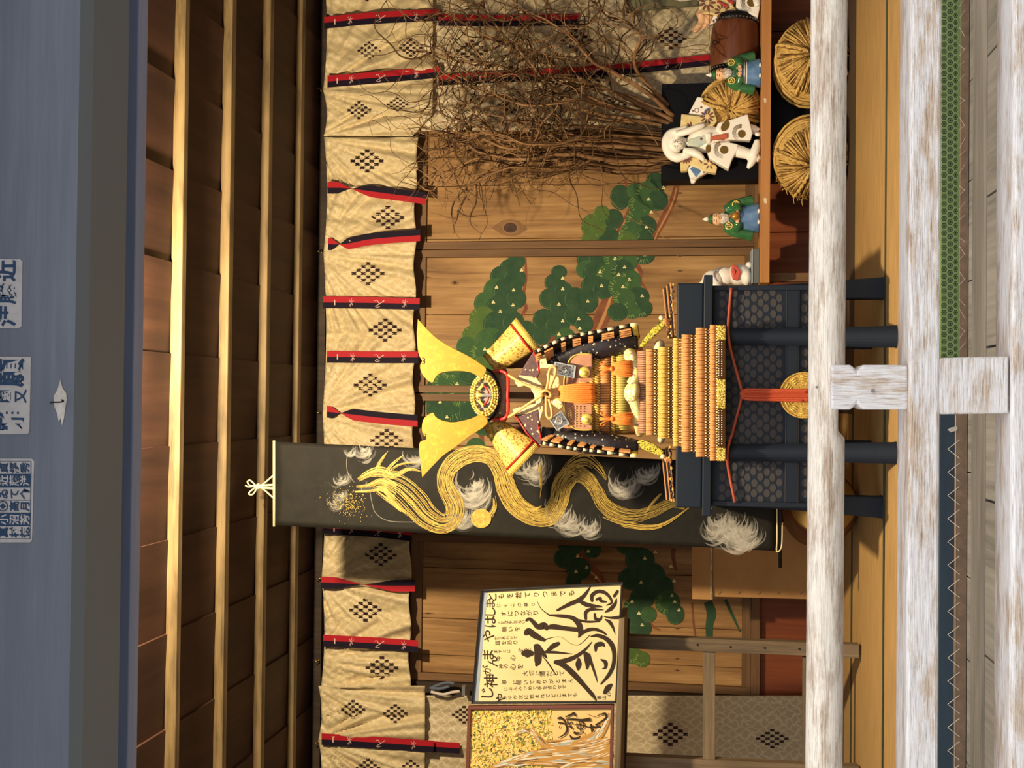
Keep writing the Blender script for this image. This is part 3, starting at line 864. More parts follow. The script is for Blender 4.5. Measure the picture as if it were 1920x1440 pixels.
def crests(parent, lst, d, amp, seed, mat_='crest'):
    for (cx0, cy0, h, w) in lst:
        mb = MB()
        def piece(x0, y0, hx, hy):
            pts = [(x0 - hx, y0 - hy * 0.6), (x0 - hx * 0.6, y0 - hy), (x0 + hx * 0.6, y0 - hy), (x0 + hx, y0 - hy * 0.6), (x0 + hx, y0 + hy * 0.6), (x0 + hx * 0.6, y0 + hy), (x0 - hx * 0.6, y0 + hy), (x0 - hx, y0 + hy * 0.6)]
            mb.add([P(x, y, d - max(drape(x0, y0, amp, seed), drape(x, y, amp, seed)) - 0.003) for x, y in pts], [tuple(range(8))])
        for i in range(4):
            for j in range(4):
                x = cx0 + (i + j - 3) * h / 7.0
                y = cy0 + (i - j) * w / 7.0
                piece(x, y, h * 0.034, w * 0.040)
                for sx_ in (-1, 1):
                    for sy_ in (-1, 1):
                        piece(x + sx_ * h * 0.036, y + sy_ * w * 0.035, h * 0.036, w * 0.027)
        obj('crest', mb, M[mat_], parent)
def strap(parent, pts, w, d, twist=None, motifs=True, flip=False):
    """two-coloured hanging strap; pts top to bottom in pixels; twist = (start, end) fractions where it turns over"""
    q = smooth_pts(pts, 10)
    n = len(q) - 1
    mb = MB()
    for i in range(n):
        def edge(k):
            u = k / n
            s = 1.0
            if twist:
                a, b = twist
                if u > a:
                    s = 1 - 2 * min(1, (u - a) / (b - a))
            return q[k][0], q[k][1], s
        x0, y0, s0 = edge(i); x1, y1, s1 = edge(i + 1)
        for mi, sg in ((0, -1), (1, 1)):
            if flip: sg = -sg
            dd = d - 0.004 * (1 - abs(s0))
            mb.add([P(x0, y0, dd), P(x0, y0 + sg * s0 * w / 2, dd), P(x1, y1 + sg * s1 * w / 2, dd), P(x1, y1, dd)], [(0, 1, 2, 3)], mi)
    if motifs:
        x_at = lambda u: q[min(n, int(u * n))]
        L = math.hypot(q[-1][0] - q[0][0], q[-1][1] - q[0][1])
        for u, kind in ((0.17, 'bar'), (0.30, 'sheaf'), (0.55, 'bird'), (0.80, 'sheaf')):
            x, y = x_at(u)
            if kind == 'bar':
                mb.ribbon([(x, y - 5), (x, y + 5)], [2, 2], d - 0.002, 2)
            elif kind == 'sheaf':
                for k in range(5):
                    a = k * 1.25
                    mb.ribbon(smooth_pts([(x + 5 * math.cos(a), y - 4 + 4 * math.sin(a)), (x, y), (x + 4 * math.cos(a + 0.6), y + 5 + 3 * math.sin(a))], 3), [0.7] * 7, d - 0.002, 2)
            else:
                mb.ribbon(smooth_pts([(x - 7, y - 4), (x - 2, y - 5), (x + 2, y + 1), (x + 11, y - 5)], 3), [1.0] * 10, d - 0.002, 2)
                mb.ribbon(smooth_pts([(x - 4, y + 5), (x + 2, y + 2), (x + 11, y - 4)], 3), [0.8] * 7, d - 0.002, 2)
                mb.ribbon(smooth_pts([(x - 6, y + 6), (x - 2, y + 8), (x + 3, y + 6)], 3), [0.8] * 7, d - 0.002, 2)
    obj('strap', mb, [M['red'], M['navy'], M['motif']], parent, solid=0.0015)

DV = 5.90
def dip(y, base, hooks, amt):
    """cloth edge sagging between its hooks"""
    h = sorted(hooks)
    for a, b in zip(h[:-1], h[1:]):
        if a <= y <= b:
            u = (y - a) / (b - a)
            return base + amt * 4 * u * (1 - u)
    return base
# short valance over the painted doors
t = thing('stage_valance', P(690, 770, DV), 'short cream brocade valance with red and navy straps above the painted pine', 'curtain')
top = lambda y: dip(y, 605 - (y - 740) * 0.006, (257, 475, 775, 1085, 1292), 6)
bot = lambda y: 776 - (y - 740) * 0.008 + (4 if y < 320 else 0) + 2.5 * math.sin(y * 0.06) - (y > 1000) * 4
valance = cloth('curtain_cloth', t, M['cream'], 257, 1291, top, bot, DV, 0.07, 1.0, 260, 44)
crests(t, [(688, 302, 62, 44), (727, 408, 62, 44), (690, 513, 62, 44), (722, 619, 62, 44), (694, 722, 62, 44), (725, 826, 62, 44), (714, 1040, 60, 44), (685, 1144, 62, 44), (716, 1252, 62, 44)], DV, 0.07, 1.0)
DS = DV - 0.055
strap(t, [(614, 352), (650, 353), (720, 362), (798, 372)], 22, DS, (0.22, 0.55), False)
strap(t, [(615, 458), (650, 457), (700, 448), (788, 441)], 22, DS, (0.10, 0.35), False)
strap(t, [(606, 567), (700, 568), (787, 570)], 22, DS)
strap(t, [(613, 669), (700, 670), (784, 670)], 22, DS)
strap(t, [(613, 772), (650, 776), (720, 784), (783, 789)], 22, DS, (0.12, 0.4), False)
strap(t, [(604, 990), (700, 996), (772, 1004)], 22, DS)
strap(t, [(602, 1092), (650, 1094), (720, 1098), (778, 1098)], 22, DS, (0.22, 0.75), False)
strap(t, [(606, 1201), (700, 1206), (784, 1212)], 22, DS)
# curtain at the right: short upper piece over a long lower one
t = thing('side_curtain', P(1330, 100, DV + 0.02), 'long cream brocade curtain behind the dry branches at the right edge', 'curtain')
top = lambda y: dip(y, 602, (-60, 170, 258), 7) + 4
bot = lambda y: 812 if y < 150 else 812 - (y - 150) * 0.02
cloth('curtain_cloth', t, M['cream'], -40, 255, lambda y: top(y), lambda y: bot(y) - max(0, (y - 215)) * 0.9, DV - 0.01, 0.05, 3.0, 90, 44)
cloth('long_curtain_cloth', t, M['cream_dim'], -40, 246, lambda y: 790, lambda y: 1345, DV + 0.03, 0.03, 4.0, 70, 90)
crests(t, [(692, 95, 44, 34), (770, 90, 44, 34), (673, 207, 44, 34), (745, 196, 40, 26), (688, -14, 44, 34)], DV - 0.01, 0.05, 3.0)
crests(t, [(885, 95, 60, 42), (958, 196, 50, 34), (1112, 140, 60, 40), (1258, 72, 60, 42), (1150, 196, 50, 30), (1080, 75, 60, 42)], DV + 0.03, 0.03, 4.0)
strap(t, [(608, 43), (700, 34), (822, 28)], 22, DV - 0.045)
strap(t, [(614, 153), (700, 146), (823, 135)], 22, DV - 0.045)
strap(t, [(822, 38), (950, 39), (1085, 36)], 21, DV + 0.005, None, False)
strap(t, [(822, 150), (1000, 141), (1180, 128), (1335, 112)], 21, DV + 0.005)
# curtain at the left
t = thing('side_curtain', P(1515, 1400, DV + 0.02), 'long cream brocade curtain hanging behind the easel at the left edge', 'curtain')
cloth('curtain_cloth', t, M['cream'], 1286, 1490, lambda y: 597 + dip(y, 0, (1286, 1387, 1500), 6), lambda y: 797 - (y - 1290) * 0.004, DV - 0.015, 0.06, 6.0, 60, 44)
cloth('long_curtain_cloth', t, M['cream_dim'], 1304, 1490, lambda y: 786, lambda y: 1512, DV + 0.03, 0.03, 7.0, 50, 90)
crests(t, [(662, 1330, 46, 36), (741, 1338, 46, 36), (690, 1440, 46, 36), (770, 1442, 46, 36)], DV - 0.015, 0.06, 6.0)
crests(t, [(870, 1340, 46, 34), (1257, 1377, 66, 44), (1448, 1385, 62, 36)], DV + 0.03, 0.03, 7.0)
strap(t, [(603, 1386), (700, 1392), (813, 1400)], 22, DV - 0.05)
strap(t, [(813, 1400), (862, 1403)], 20, DV - 0.02, None, False)
# tied-up cord bundle at the corner post
t = thing('cloth_bundle', P(860, 1290, DV), 'blue and white cords tied around the dark corner post, left of the doors', 'cords')
for k, (mm, pts) in enumerate((('paleblue', [(806, 1291), (822, 1284), (838, 1280), (852, 1282)]), ('paleblue', [(806, 1290), (826, 1291), (842, 1287)]), ('white', [(808, 1297), (830, 1302), (848, 1298), (862, 1296)]))):
    mb = MB(); q = smooth_pts(pts, 4); mb.tube([P(x, y, DV - 0.03 - 0.004 * k) for x, y in q], 0.008, 6)
    M['cordblue'] = M.get('cordblue') or plain('grey_blue_cord', S(86, 96, 112), 0.7)
    obj('cord', mb, M['cordblue'] if mm == 'paleblue' else M['thread'], t, smooth=True)
mb = MB(); mb.prism([(866, 1287), (872, 1287), (872, 1304), (866, 1304)], DV - 0.06, DV - 0.03); obj('clasp', mb, M['silverrim'], t)

# brass cup hooks under the top beam
hk = [(602, 170, 'small brass hook above the right-hand curtain'), (603, 474, 'small brass hook above the second valance strap from the right'), (602, 775, 'small brass hook above the valance, nearest the hanging scroll on its right'),
      (600, 1085, 'small brass hook above the valance, nearest the hanging scroll on its left'), (598, 1238, 'small brass hook above the leftmost crest of the valance'), (598, 1391, 'small brass hook above the left-hand curtain')]
proto = None
for (x, y, lb) in hk:
    if proto is None:
        base = P(x, y, WALL - 0.05)
        mb = MB()
        mb.tube([base, base + Vector((0, -0.02, 0)), base + Vector((0.006, -0.034, -0.006)), base + Vector((0.004, -0.04, 0.006)), base + Vector((-0.003, -0.036, 0.012))], 0.0022, 6)
        mb.ell(base + Vector((0, -0.004, 0)), (0.006, 0.003, 0.006), None, 10, 6)
        proto = obj('cup_hook', mb, M['brass'], None, smooth=True)
        off = proto.location - base
        o = proto
    else:
        o = copy_tree(proto); o.location = P(x, y, WALL - 0.05) + off
    tag(o, lb, 'hook', 'brass hooks along the top beam')

# ================================================================== paper charms on the big beam
GL = {}
def glyphs(mb, body, px, py, size, d, rot=0.0, bold=0.0, sx=1.0, mi=0):
    """one font character standing upright on the plane Y = d, centred on a pixel; size in pixels"""
    key = (body, bold)
    if key not in GL:
        cu = bpy.data.curves.new('letter', 'FONT')
        cu.body = body; cu.align_x = 'CENTER'; cu.align_y = 'CENTER'
        cu.offset = bold; cu.resolution_u = 3
        o = bpy.data.objects.new('letter', cu)
        C.objects.link(o)
        dg = bpy.context.evaluated_depsgraph_get()
        me = bpy.data.meshes.new_from_object(o.evaluated_get(dg))
        GL[key] = ([v.co.copy() for v in me.vertices], [tuple(p.vertices) for p in me.polygons])
        bpy.data.objects.remove(o); bpy.data.meshes.remove(me); bpy.data.curves.remove(cu)
    vs, fs = GL[key]
    k = size * SC(d) * 1.04
    p = P(px, py, d)
    c, s_ = math.cos(rot), math.sin(rot)
    mb.add([p + Vector(((v.x * sx * c + v.y * s_) * k, 0, (-v.x * sx * s_ + v.y * c) * k)) for v in vs], fs, mi)
DC = dbm - 0.002
def charm(label, pts):
    mb = MB(); mb.prism(pts, DC, dbm - 0.0002)
    return tag(obj('paper_charm', mb, M['charm']), label, 'paper charm', 'paper name charms pasted on the front beam')
c1 = charm('pale paper charm with three bold blue characters, rightmost on the front beam', [(-60, 486), (37, 486), (42, 490), (40, 612), (36, 615), (-60, 615)])
mb = MB()
for ch, y in (('近', 508), ('藤', 550), ('洋', 592)):
    glyphs(mb, ch, 14, y, 46, DC - 0.0006, bold=0.03, sx=0.92)
obj('lettering', mb, M['charmink'], c1)
c2 = charm('pale paper charm with crowded bold blue characters, in the middle of the front beam', [(-60, 669), (58, 669), (55, 811), (50, 814), (-60, 814)])
mb = MB()
for ch, y, x, s in (('願', 699, 24, 58), ('國', 743, 10, 28), ('又', 743, 40, 28), ('雅', 783, 24, 58)):
    glyphs(mb, ch, x, y, s, DC - 0.0006, bold=0.03, sx=0.95)
obj('lettering', mb, M['charmink'], c2)
c3 = charm('pale paper charm ruled in six columns of names, leftmost on the front beam', [(-60, 860), (60, 860), (64, 865), (60, 1013), (56, 1017), (-60, 1017)])
cols = [('貞經秀', 877, 0), ('近藤洋', 901, 1), ('ゐて介', 926, 0), (' 高月', 949, 0), ('小沼芳', 974, 1), ('真村徳', 998, 0)]
ml = MB()
for txt, y, inv in cols:
    if inv:
        mb = MB(); mb.prism([(-60, y - 12), (58, y - 12), (56, y + 12), (-60, y + 12)], DC - 0.0008, DC - 0.0002)
        obj('dark_column', mb, M['charmink'], c3)
    for k, ch in enumerate(txt):
        if ch != ' ':
            glyphs(ml, ch, 8 + 20 * k, y, 21, DC - 0.0012, bold=0.025, mi=1 if inv else 0)
mb = MB()
for y in (865, 889, 913.5, 938, 962, 986, 1010):
    mb.ribbon([(-60, y), (57, y)], [0.9, 0.9], DC - 0.0014)
mb.ribbon([(58, 865), (56, 1010)], [0.9, 0.9], DC - 0.0014)
mb.ribbon([(5 + 9 * math.cos(a / 12 * math.pi), 949 + 9 * math.sin(a / 12 * math.pi)) for a in range(25)], [2] * 25, DC - 0.0014)
mb.poly([(-1, 949), (5, 943), (11, 949), (5, 955)], DC - 0.0014)
obj('ruled_lines', mb, M['charmink'], c3)
obj('lettering', ml, [M['charmink'], M['charm']], c3)

# ================================================================== dragon hanging scroll
DBN = 4.89
t = thing('hanging_scroll', P(1462, 1000, DBN), 'tall black cloth scroll painted with a gold dragon, hanging left of the armour', 'scroll')
def bn_edge(u):   # right and left edge at fraction u down the cloth
    x = 516 + (1455 - 516) * u
    return (x, 828 + 43 * u), (x + 0.0 * u, 985 + 48 * u)
def bfn(a, b):
    (x0, y0), (x1, y1) = bn_edge(b)
    y = y0 + (y1 - y0) * a
    s = 0.0018 * noise.noise(Vector((y * 0.02, x0 * 0.02, 2.0)))
    return P(x0, y, DBN - s)
mb = MB(); mb.grid(bfn, 16, 60)
obj('scroll_cloth', mb, M['banner'], t, smooth=True, solid=0.002)
mb = MB(); mb.tubep([(514, 826, DBN), (514, 987, DBN)], 2.6, 8); obj('top_rod', mb, M['cordcream'], t, smooth=True)
mb = MB(); mb.tubep([(1463, 862, DBN), (1463, 1064, DBN)], 3.6, 10); obj('bottom_rod', mb, M['black'], t, smooth=True)
mb = MB(); mb.tubep(smooth_pts([(1456, 868, DBN - 0.01), (1457, 1000, DBN - 0.012), (1456, 1032, DBN - 0.012), (1462, 1032, DBN - 0.02), (1466, 1020, DBN - 0.012), (1467, 980, DBN - 0.012)], 4), 1.1, 5); obj('bottom_cord', mb, M['cordcream'], t)
mb = MB()
dk = DBN - 0.004
for pts, r in (([(514, 890), (490, 910), (478, 912)], 1.6), ([(514, 935), (492, 916), (478, 912)], 1.6), ([(514, 909), (478, 911)], 2.2), ([(514, 916), (480, 914)], 2.2),
               ([(480, 911), (470, 901), (464, 903), (468, 910), (480, 912)], 1.6), ([(480, 913), (470, 921), (466, 926), (474, 927), (482, 915)], 1.6), ([(478, 911), (466, 913), (460, 910)], 1.4)):
    q = smooth_pts(pts, 4); mb.tubep([(x, y, dk) for x, y in q], r, 6)
mb.ellp(484, 912, dk, 5, 6, 0.012)
obj('hanging_cord', mb, M['cordcream'], t, smooth=True)
# painted dragon and clouds
mb = MB()
LP = [0]
def bd():
    LP[0] += 1
    return DBN - 0.0032 - LP[0] * 0.0000024
rng = random.Random(11)
def wash(cx, cy, r, n=16, bright=0.35, ec=1.0, a0=0.0, span=5.2):
    for k in range(int(n * 1.5)):
        rr_ = r * rng.uniform(0.2, 1.0)
        s = a0 + rng.uniform(-0.7, 0.7); e = s + span * rng.uniform(0.25, 0.7)
        ox, oy = rng.gauss(0, r * 0.22), rng.gauss(0, r * 0.22)
        m = 8
        pts = [(cx + ox + rr_ * ec * math.cos(s + (e - s) * i / m), cy + oy + rr_ * math.sin(s + (e - s) * i / m)) for i in range(m + 1)]
        w = rng.uniform(1.2, 6.5) if rng.random() < 0.7 else rng.uniform(0.5, 1.2)
        mb.ribbon(pts, [w * math.sin(math.pi * (i + 0.4) / (m + 0.8)) for i in range(m + 1)], bd(), 2 if rng.random() < bright else 1)
for (x, y, r, n, b) in ((680, 843, 17, 26, .5), (655, 846, 10, 8, .5), (640, 895, 14, 16, .5), (640, 925, 12, 14, .3), (628, 940, 16, 12, .3), (776, 856, 20, 22, .3), (880, 915, 38, 60, .45), (893, 905, 14, 16, .9), (862, 965, 26, 40, .4), (845, 985, 12, 8, .3), (995, 872, 30, 44, .3), (1005, 885, 20, 20, .5),
                        (1045, 960, 26, 40, .6), (1070, 975, 28, 40, .3), (1105, 985, 22, 30, .6), (1170, 905, 30, 50, .5), (1205, 890, 16, 22, .7), (1215, 878, 22, 26, .5), (1350, 972, 28, 50, .5), (1375, 988, 36, 70, .6), (1400, 1000, 26, 44, .7), (1385, 1015, 22, 30, .8), (1335, 990, 24, 24, .3)):
    wash(x, y, r, n, b)
def brush(pts, wid, n, mi=0, jit=1.0, gap=0.25):
    """one loaded-brush stroke laid as many bristle trails"""
    q = smooth_pts([tuple(p) + (w,) for p, w in zip(pts, wid)], 8)
    m = len(q)
    for k in range(n):
        o = (k + 0.5) / n - 0.5 + rng.uniform(-0.4, 0.4) / n
        i0, i1 = 0, m
        if rng.random() < gap * 2: i0 = int(m * rng.uniform(0, 0.4))
        if rng.random() < gap * 2: i1 = int(m * rng.uniform(0.6, 1.0))
        if i1 - i0 < 5: continue
        L = []; W = []; bw = rng.uniform(0.45, 1.25)
        for i in range(i0, i1):
            x, y, w = q[i]
            x0, y0, _ = q[max(i - 1, 0)]; x1, y1, _ = q[min(i + 1, m - 1)]
            l = math.hypot(x1 - x0, y1 - y0) or 1
            nx, ny = -(y1 - y0) / l, (x1 - x0) / l
            ww = o * w + jit * 0.8 * noise.noise(Vector((i * 0.25, k * 3.1, 0)))
            L.append((x + nx * ww, y + ny * ww))
            W.append(max(0.25, w / n * bw * rng.uniform(0.8, 1.1) * (0.35 + 0.65 * math.sin(math.pi * (i - i0 + 1) / (i1 - i0 + 1)) ** 0.4)))
        mb.ribbon(L, W, bd(), mi)
body = [(716, 902), (748, 915), (775, 940), (800, 968), (828, 982), (850, 972), (852, 945), (836, 912), (838, 885), (858, 862), (890, 851), (922, 858), (940, 885), (950, 918), (968, 948), (1000, 968), (1030, 968), (1046, 944), (1056, 908), (1076, 888), (1100, 897), (1118, 921), (1132, 946), (1157, 963), (1188, 968), (1222, 960), (1259, 944), (1284, 952)]
wid = [36, 46, 50, 44, 36, 32, 34, 30, 30, 32, 30, 30, 32, 36, 36, 34, 34, 34, 36, 34, 26, 24, 26, 28, 24, 20, 16, 8]
brush(body, [w * 1.05 for w in wid], 30, 0, 1.6, 0.16)
brush([(1136, 900), (1124, 880), (1100, 862), (1076, 868), (1052, 890)], [4, 14, 22, 20, 10], 9)
brush([(1300, 945), (1240, 985), (1180, 985), (1130, 968)], [3, 8, 10, 6], 5)
brush([(672, 900), (690, 889), (712, 884), (735, 890), (760, 885)], [8, 14, 20, 16, 4], 10, 0, .6, .05)
brush([(668, 912), (690, 912), (715, 905), (742, 915)], [4, 10, 18, 20], 9, 0, .6, .05)
brush([(665, 922), (690, 920), (716, 916), (740, 930)], [3, 7, 12, 14], 6, 0, .6, .05)
for pts, w in (([(703, 886), (714, 864), (728, 845)], 6), ([(718, 890), (738, 868), (758, 852)], 6), ([(725, 890), (750, 872), (782, 868)], 6), ([(735, 895), (765, 880), (790, 884)], 6), ([(720, 925), (745, 950), (765, 968)], 8), ([(706, 922), (735, 944), (760, 962)], 6), ([(1010, 868), (1014, 900), (1012, 938)], 5), ([(985, 950), (1000, 956), (1016, 948)], 6), ([(1240, 925), (1222, 945), (1210, 962)], 5)):
    brush(pts, [w, w, 1.5], 4)
mb.ribbon(smooth_pts([(664, 904), (652, 886), (650, 862), (656, 848), (668, 838)], 4), [1.2] * 17, bd(), 2)
mb.ribbon(smooth_pts([(692, 912), (698, 945), (706, 964), (730, 977), (776, 979)], 4), [1.3] * 17, bd(), 2)
mb.disc(687, 906, 2.2, 3.4, bd(), 1, 10); mb.disc(687, 906, 1.1, 1.5, bd(), 2, 8)
M['bannerdark'] = plain('black_paint', S(26, 24, 20), 0.6)
mb.ribbon([(674, 918), (690, 916), (708, 915)], [3, 5, 2], bd(), 3)
mb.ribbon([(680, 902), (694, 902)], [2.5, 1], bd(), 3)
# the pearl in its claw
mb.disc(902, 972, 19, 18, bd(), 0, 24)
for k in range(40):
    a, r = rng.uniform(0, 6.28), rng.uniform(3, 18)
    x, y = 902 + r * math.cos(a), 972 + r * math.sin(a)
    mb.ribbon([(x, y), (x + rng.uniform(-4, 4), y + rng.uniform(-4, 4))], [0.7, 0.4], bd(), 4)
brush([(918, 968), (928, 950), (926, 930)], [12, 8, 5], 5)
for k in range(260):
    x, y = rng.gauss(652, 16), rng.gauss(944, 13)
    mb.disc(x, y, 0.7, 0.7, bd(), 0, 5)
for k in range(120):
    x, y = rng.gauss(640, 22), rng.gauss(925, 22)
    if 835 < y < 980: mb.disc(x, y, 0.6, 0.6, bd(), 1, 5)
M['goldshade'] = plain('ochre_paint', S(150, 112, 36), 0.6)
for k in range(18):
    u = rng.uniform(0.02, 0.9)
    i = int(u * (len(body) - 2))
    x, y = body[i]
    mb.ribbon([(x + rng.uniform(-9, 9), y + rng.uniform(-12, 12)) for _ in range(2)], [0.8, 0.5], bd(), 4)
obj('dragon_painting', mb, [M['bannergold'], M['smoke'], M['smokelight'], M['bannerdark'], M['goldshade']], t)

# ================================================================== easel with two framed works
DE = 5.05
DQ = DE - 0.26
t = thing('display_easel', PZ(1611, 1228, 0.0), 'worn brown wooden easel stand carrying two framed works at the left', 'easel')
foot = PZ(1612, 1224, 0.0).y
mb = MB(); mb.prism([(1176, 1192), (1611, 1209), (1611, 1234), (1176, 1216)], DE - 0.02, DE + 0.03); obj('leg', mb, M['easel'], t, bevel=0.002)
mb = MB(); mb.prism([(1172, 1417), (1420, 1429), (1611, 1438), (1611, 1464), (1172, 1443)], DE - 0.02, DE + 0.03); obj('leg', mb, M['easel'], t, bevel=0.002)
mb = MB(); mb.prism([(1318, 1223), (1341, 1224), (1341, 1432), (1318, 1430)], DE - 0.012, DE + 0.02); obj('crossbar', mb, M['easel_h'], t, bevel=0.002)
mb = MB(); mb.prism([(1161, 1160), (1171, 1160), (1160, 1580), (1148, 1580)], DQ - 0.03, DE - 0.02); obj('ledge', mb, M['easel_h'], t, bevel=0.002)
mb = MB(); mb.prism([(1171, 1163), (1180, 1164), (1170, 1580), (1158, 1580)], DE - 0.02, DE + 0.03); obj('shade_strip', mb, M['darkpost'], t)  # dark strip standing in for the shadow under the ledge
mb = MB(); mb.prism([(1505, 1232), (1520, 1232), (1520, 1440), (1505, 1440)], DE + 0.0, DE + 0.02); obj('crossbar', mb, M['easel_h'], t)
mb = MB()
for x, y in ((1308, 1209), (1370, 1213), (1434, 1215), (1499, 1217)):
    mb.tubep([(x, y, DE - 0.018), (x, y, DE - 0.0215)], 2.2, 8)
obj('screw_hole', mb, M['black'], t)
def lerp2(a, b, u): return (a[0] + (b[0] - a[0]) * u, a[1] + (b[1] - a[1]) * u)
def framed(t, TR, BR, BL, TL, w, mframe, mpanel, dep=0.022):
    cx0 = sum(p[0] for p in (TR, BR, BL, TL)) / 4; cy0 = sum(p[1] for p in (TR, BR, BL, TL)) / 4
    q = [TR, BR, BL, TL]
    inn = []
    for k in range(4):
        p = q[k]
        inn.append((p[0] + (w if p[0] < cx0 else -w), p[1] + (w if p[1] < cy0 else -w)))
    mb = MB()
    for k in range(4):
        j = (k + 1) % 4
        mb.prism([q[k], q[j], inn[j], inn[k]], DQ - dep / 2, DQ + dep / 2)
    obj('frame', mb, mframe, t, bevel=0.002)
    mb = MB(); mb.prism(inn, DQ, DQ + dep / 2 - 0.001)
    return inn, obj('panel', mb, mpanel, t)
t = thing('framed_calligraphy', P(1160, 1206, DQ), 'black framed sheet of large brush calligraphy standing on the easel', 'calligraphy')
inn, sheet = framed(t, (901, 1106), (1168, 1092), (1157, 1319), (883, 1320), 4, M['blackframe'], M['sheet'])
mb = MB(); mb.prism([inn[0], (inn[0][0] + 9, inn[0][1] - 0.4), (inn[3][0] + 9, inn[3][1]), inn[3]], DQ - 0.001, DQ); obj('grey_mount', mb, M['mount'], t)
SX = lambda p: (870 + p[0] / 6.0, 1080 + p[1] / 6.0)
strokes = [([(1425,115),(1360,210),(1290,270),(1180,320),(1050,385)],(12,40,50,45,26)),([(1290,270),(1360,315),(1440,335),(1550,345)],(40,50,45,16)),([(1440,280),(1440,220),(1500,175),(1580,185),(1640,240),(1660,300),(1600,330)],(30,45,40,40,30,25,12)),
 ([(1490,265),(1530,250),(1540,280),(1600,290)],(26,35,35,16)),([(1690,225),(1725,175)],(34,34)),([(1590,405),(1650,370),(1700,310),(1715,250)],(16,45,35,8)),([(820,280),(870,370),(960,440)],(3,8,15)),([(960,440),(1100,450),(1200,465),(1260,500),(1300,560),(1310,640),(1290,685)],(20,40,45,60,64,56,20)),
 ([(1300,500),(1400,515),(1520,510)],(30,25,20)),([(1370,480),(1370,410),(1430,375),(1570,380)],(30,40,35,10)),([(1470,430),(1480,480),(1530,490),(1550,450)],(26,35,32,16)),([(1570,455),(1650,470),(1745,465)],(8,25,42)),([(1590,490),(1640,520),(1680,590),(1700,660)],(16,40,25,3)),
 ([(1330,640),(1400,605),(1480,600),(1560,630),(1600,660)],(40,40,35,30,16)),([(1430,680),(1500,670),(1590,700),(1660,770),(1690,870),(1680,1000),(1630,1110),(1540,1215)],(16,40,50,55,48,44,42,16)),([(700,500),(740,485),(790,530),(830,570),(900,560),(930,590)],(26,40,50,60,80,46)),
 ([(700,640),(730,620),(800,670),(900,720)],(60,70,72,40)),([(900,720),(1000,690),(1100,690),(1200,760),(1300,770),(1420,660)],(14,5,4,4,5,8)),([(960,575),(1010,570),(1150,590),(1290,605)],(46,60,50,50)),([(672,870),(712,870),(758,870)],(60,94,60)),
 ([(810,790),(830,870),(830,960),(815,1000)],(56,80,78,36)),([(830,790),(880,860),(930,920)],(56,56,16)),([(1060,760),(1000,790),(930,850)],(42,55,28)),([(920,855),(1050,860),(1220,878)],(30,28,6)),([(880,900),(940,970),(1000,1060),(1040,1120)],(8,14,15,4)),
 ([(1440,740),(1350,840),(1250,910),(1130,955),(1040,970)],(8,32,45,55,50)),([(1030,970),(1130,1010),(1250,1120),(1350,1230),(1450,1340),(1490,1400)],(46,60,65,50,38,12)),([(1290,940),(1288,990),(1284,1045)],(36,70,36)),([(1370,880),(1390,950),(1385,1040)],(56,70,26)),
 ([(1400,890),(1440,1000),(1480,1120),(1500,1200)],(46,30,22,3)),([(1480,840),(1490,780),(1550,765),(1580,790)],(24,50,50,16)),([(1540,940),(1590,970),(1590,1030),(1550,1045)],(16,45,30,6)),([(1585,1310),(1620,1260),(1655,1225)],(44,66,34)),([(1080,1010),(1250,1150),(1400,1320),(1500,1425)],(3,3,3,3))]
mb = MB()
for k, (pts, w) in enumerate(strokes):
    q = smooth_pts([SX(p) + (ww / 6.0,) for p, ww in zip(pts, w)], 6)
    mb.ribbon([(a[0], a[1]) for a in q], [a[2] for a in q], DQ - 0.0012 - k * 0.00001)
    for e in (q[0], q[-1]):
        if e[2] > 2.5: mb.disc(e[0], e[1], e[2] / 2, e[2] / 2, DQ - 0.0011 - k * 0.00001, 0, 12)
obj('brush_characters', mb, M['ink'], t)
rot = -0.035
columns = [  # (first char size, py, start px, text)
 (1309, 902, 'や'), ]
texts = [(1306, 936, 8.5, 'からゆが次に包まれてどこまでも', 10.2), (1290, 948, 8, 'じぶんみつめて手を合わせて', 9.2), (1277, 946, 9, '恩に', 20), (1279, 974, 9, '報いてありがとまん', 12.0), (1264, 1018, 11, '満だして', 12), (1262, 985, 10, '大切に', 12), (1249, 962, 12, '心を', 14), (1247, 940, 9, '神の', 9), (1232, 936, 11, '今心', 26), (1219, 930, 7, 'ますぐに', 8), (1218, 975, 7, 'ひとつに', 6),
         (1203, 934, 10, '耳をあり', 11), (1194, 930, 7, 'かりあわせて', 7.4), (1178, 946, 10, '願いを', 12), (1165, 938, 7, 'ことばもしりない', 6.2), (1149, 945, 11, 'すにつながり', 12), (1133, 935, 8, 'じくこの祭り', 13), (1115, 940, 12, 'もを裁てりつまでも', 16.5)]
ml = MB()
for (y, x, s, tx, step) in texts:
    for k, ch in enumerate(tx):
        xx = x + k * step
        if xx > 1100 and y > 1150: break
        glyphs(ml, ch, xx, y - 0.04 * (xx - 1000), s * 1.0, DQ - 0.0014, rot, 0.0)
for ch, y, x, s in (('じ', 1300, 915, 24), ('神', 1276, 922, 24), ('が', 1256, 914, 16), ('ん', 1240, 925, 20), ('ま', 1228, 917, 22), ('や', 1192, 918, 22), ('は', 1166, 921, 22), ('し', 1148, 921, 20), ('ま', 1132, 921, 17), ('と', 1120, 924, 18), ('や', 1309, 940, 18)):
    glyphs(ml, ch, x, y, s * 1.1, DQ - 0.0014, rot, 0.008)
for k, ch in enumerate('書山心'):
    glyphs(ml, ch, 1124 + 9 * k, 1308 - 6 * (k == 2), 8, DQ - 0.0014, rot)
tag(obj('brush_text', ml, M['ink'], t), kind='stuff')

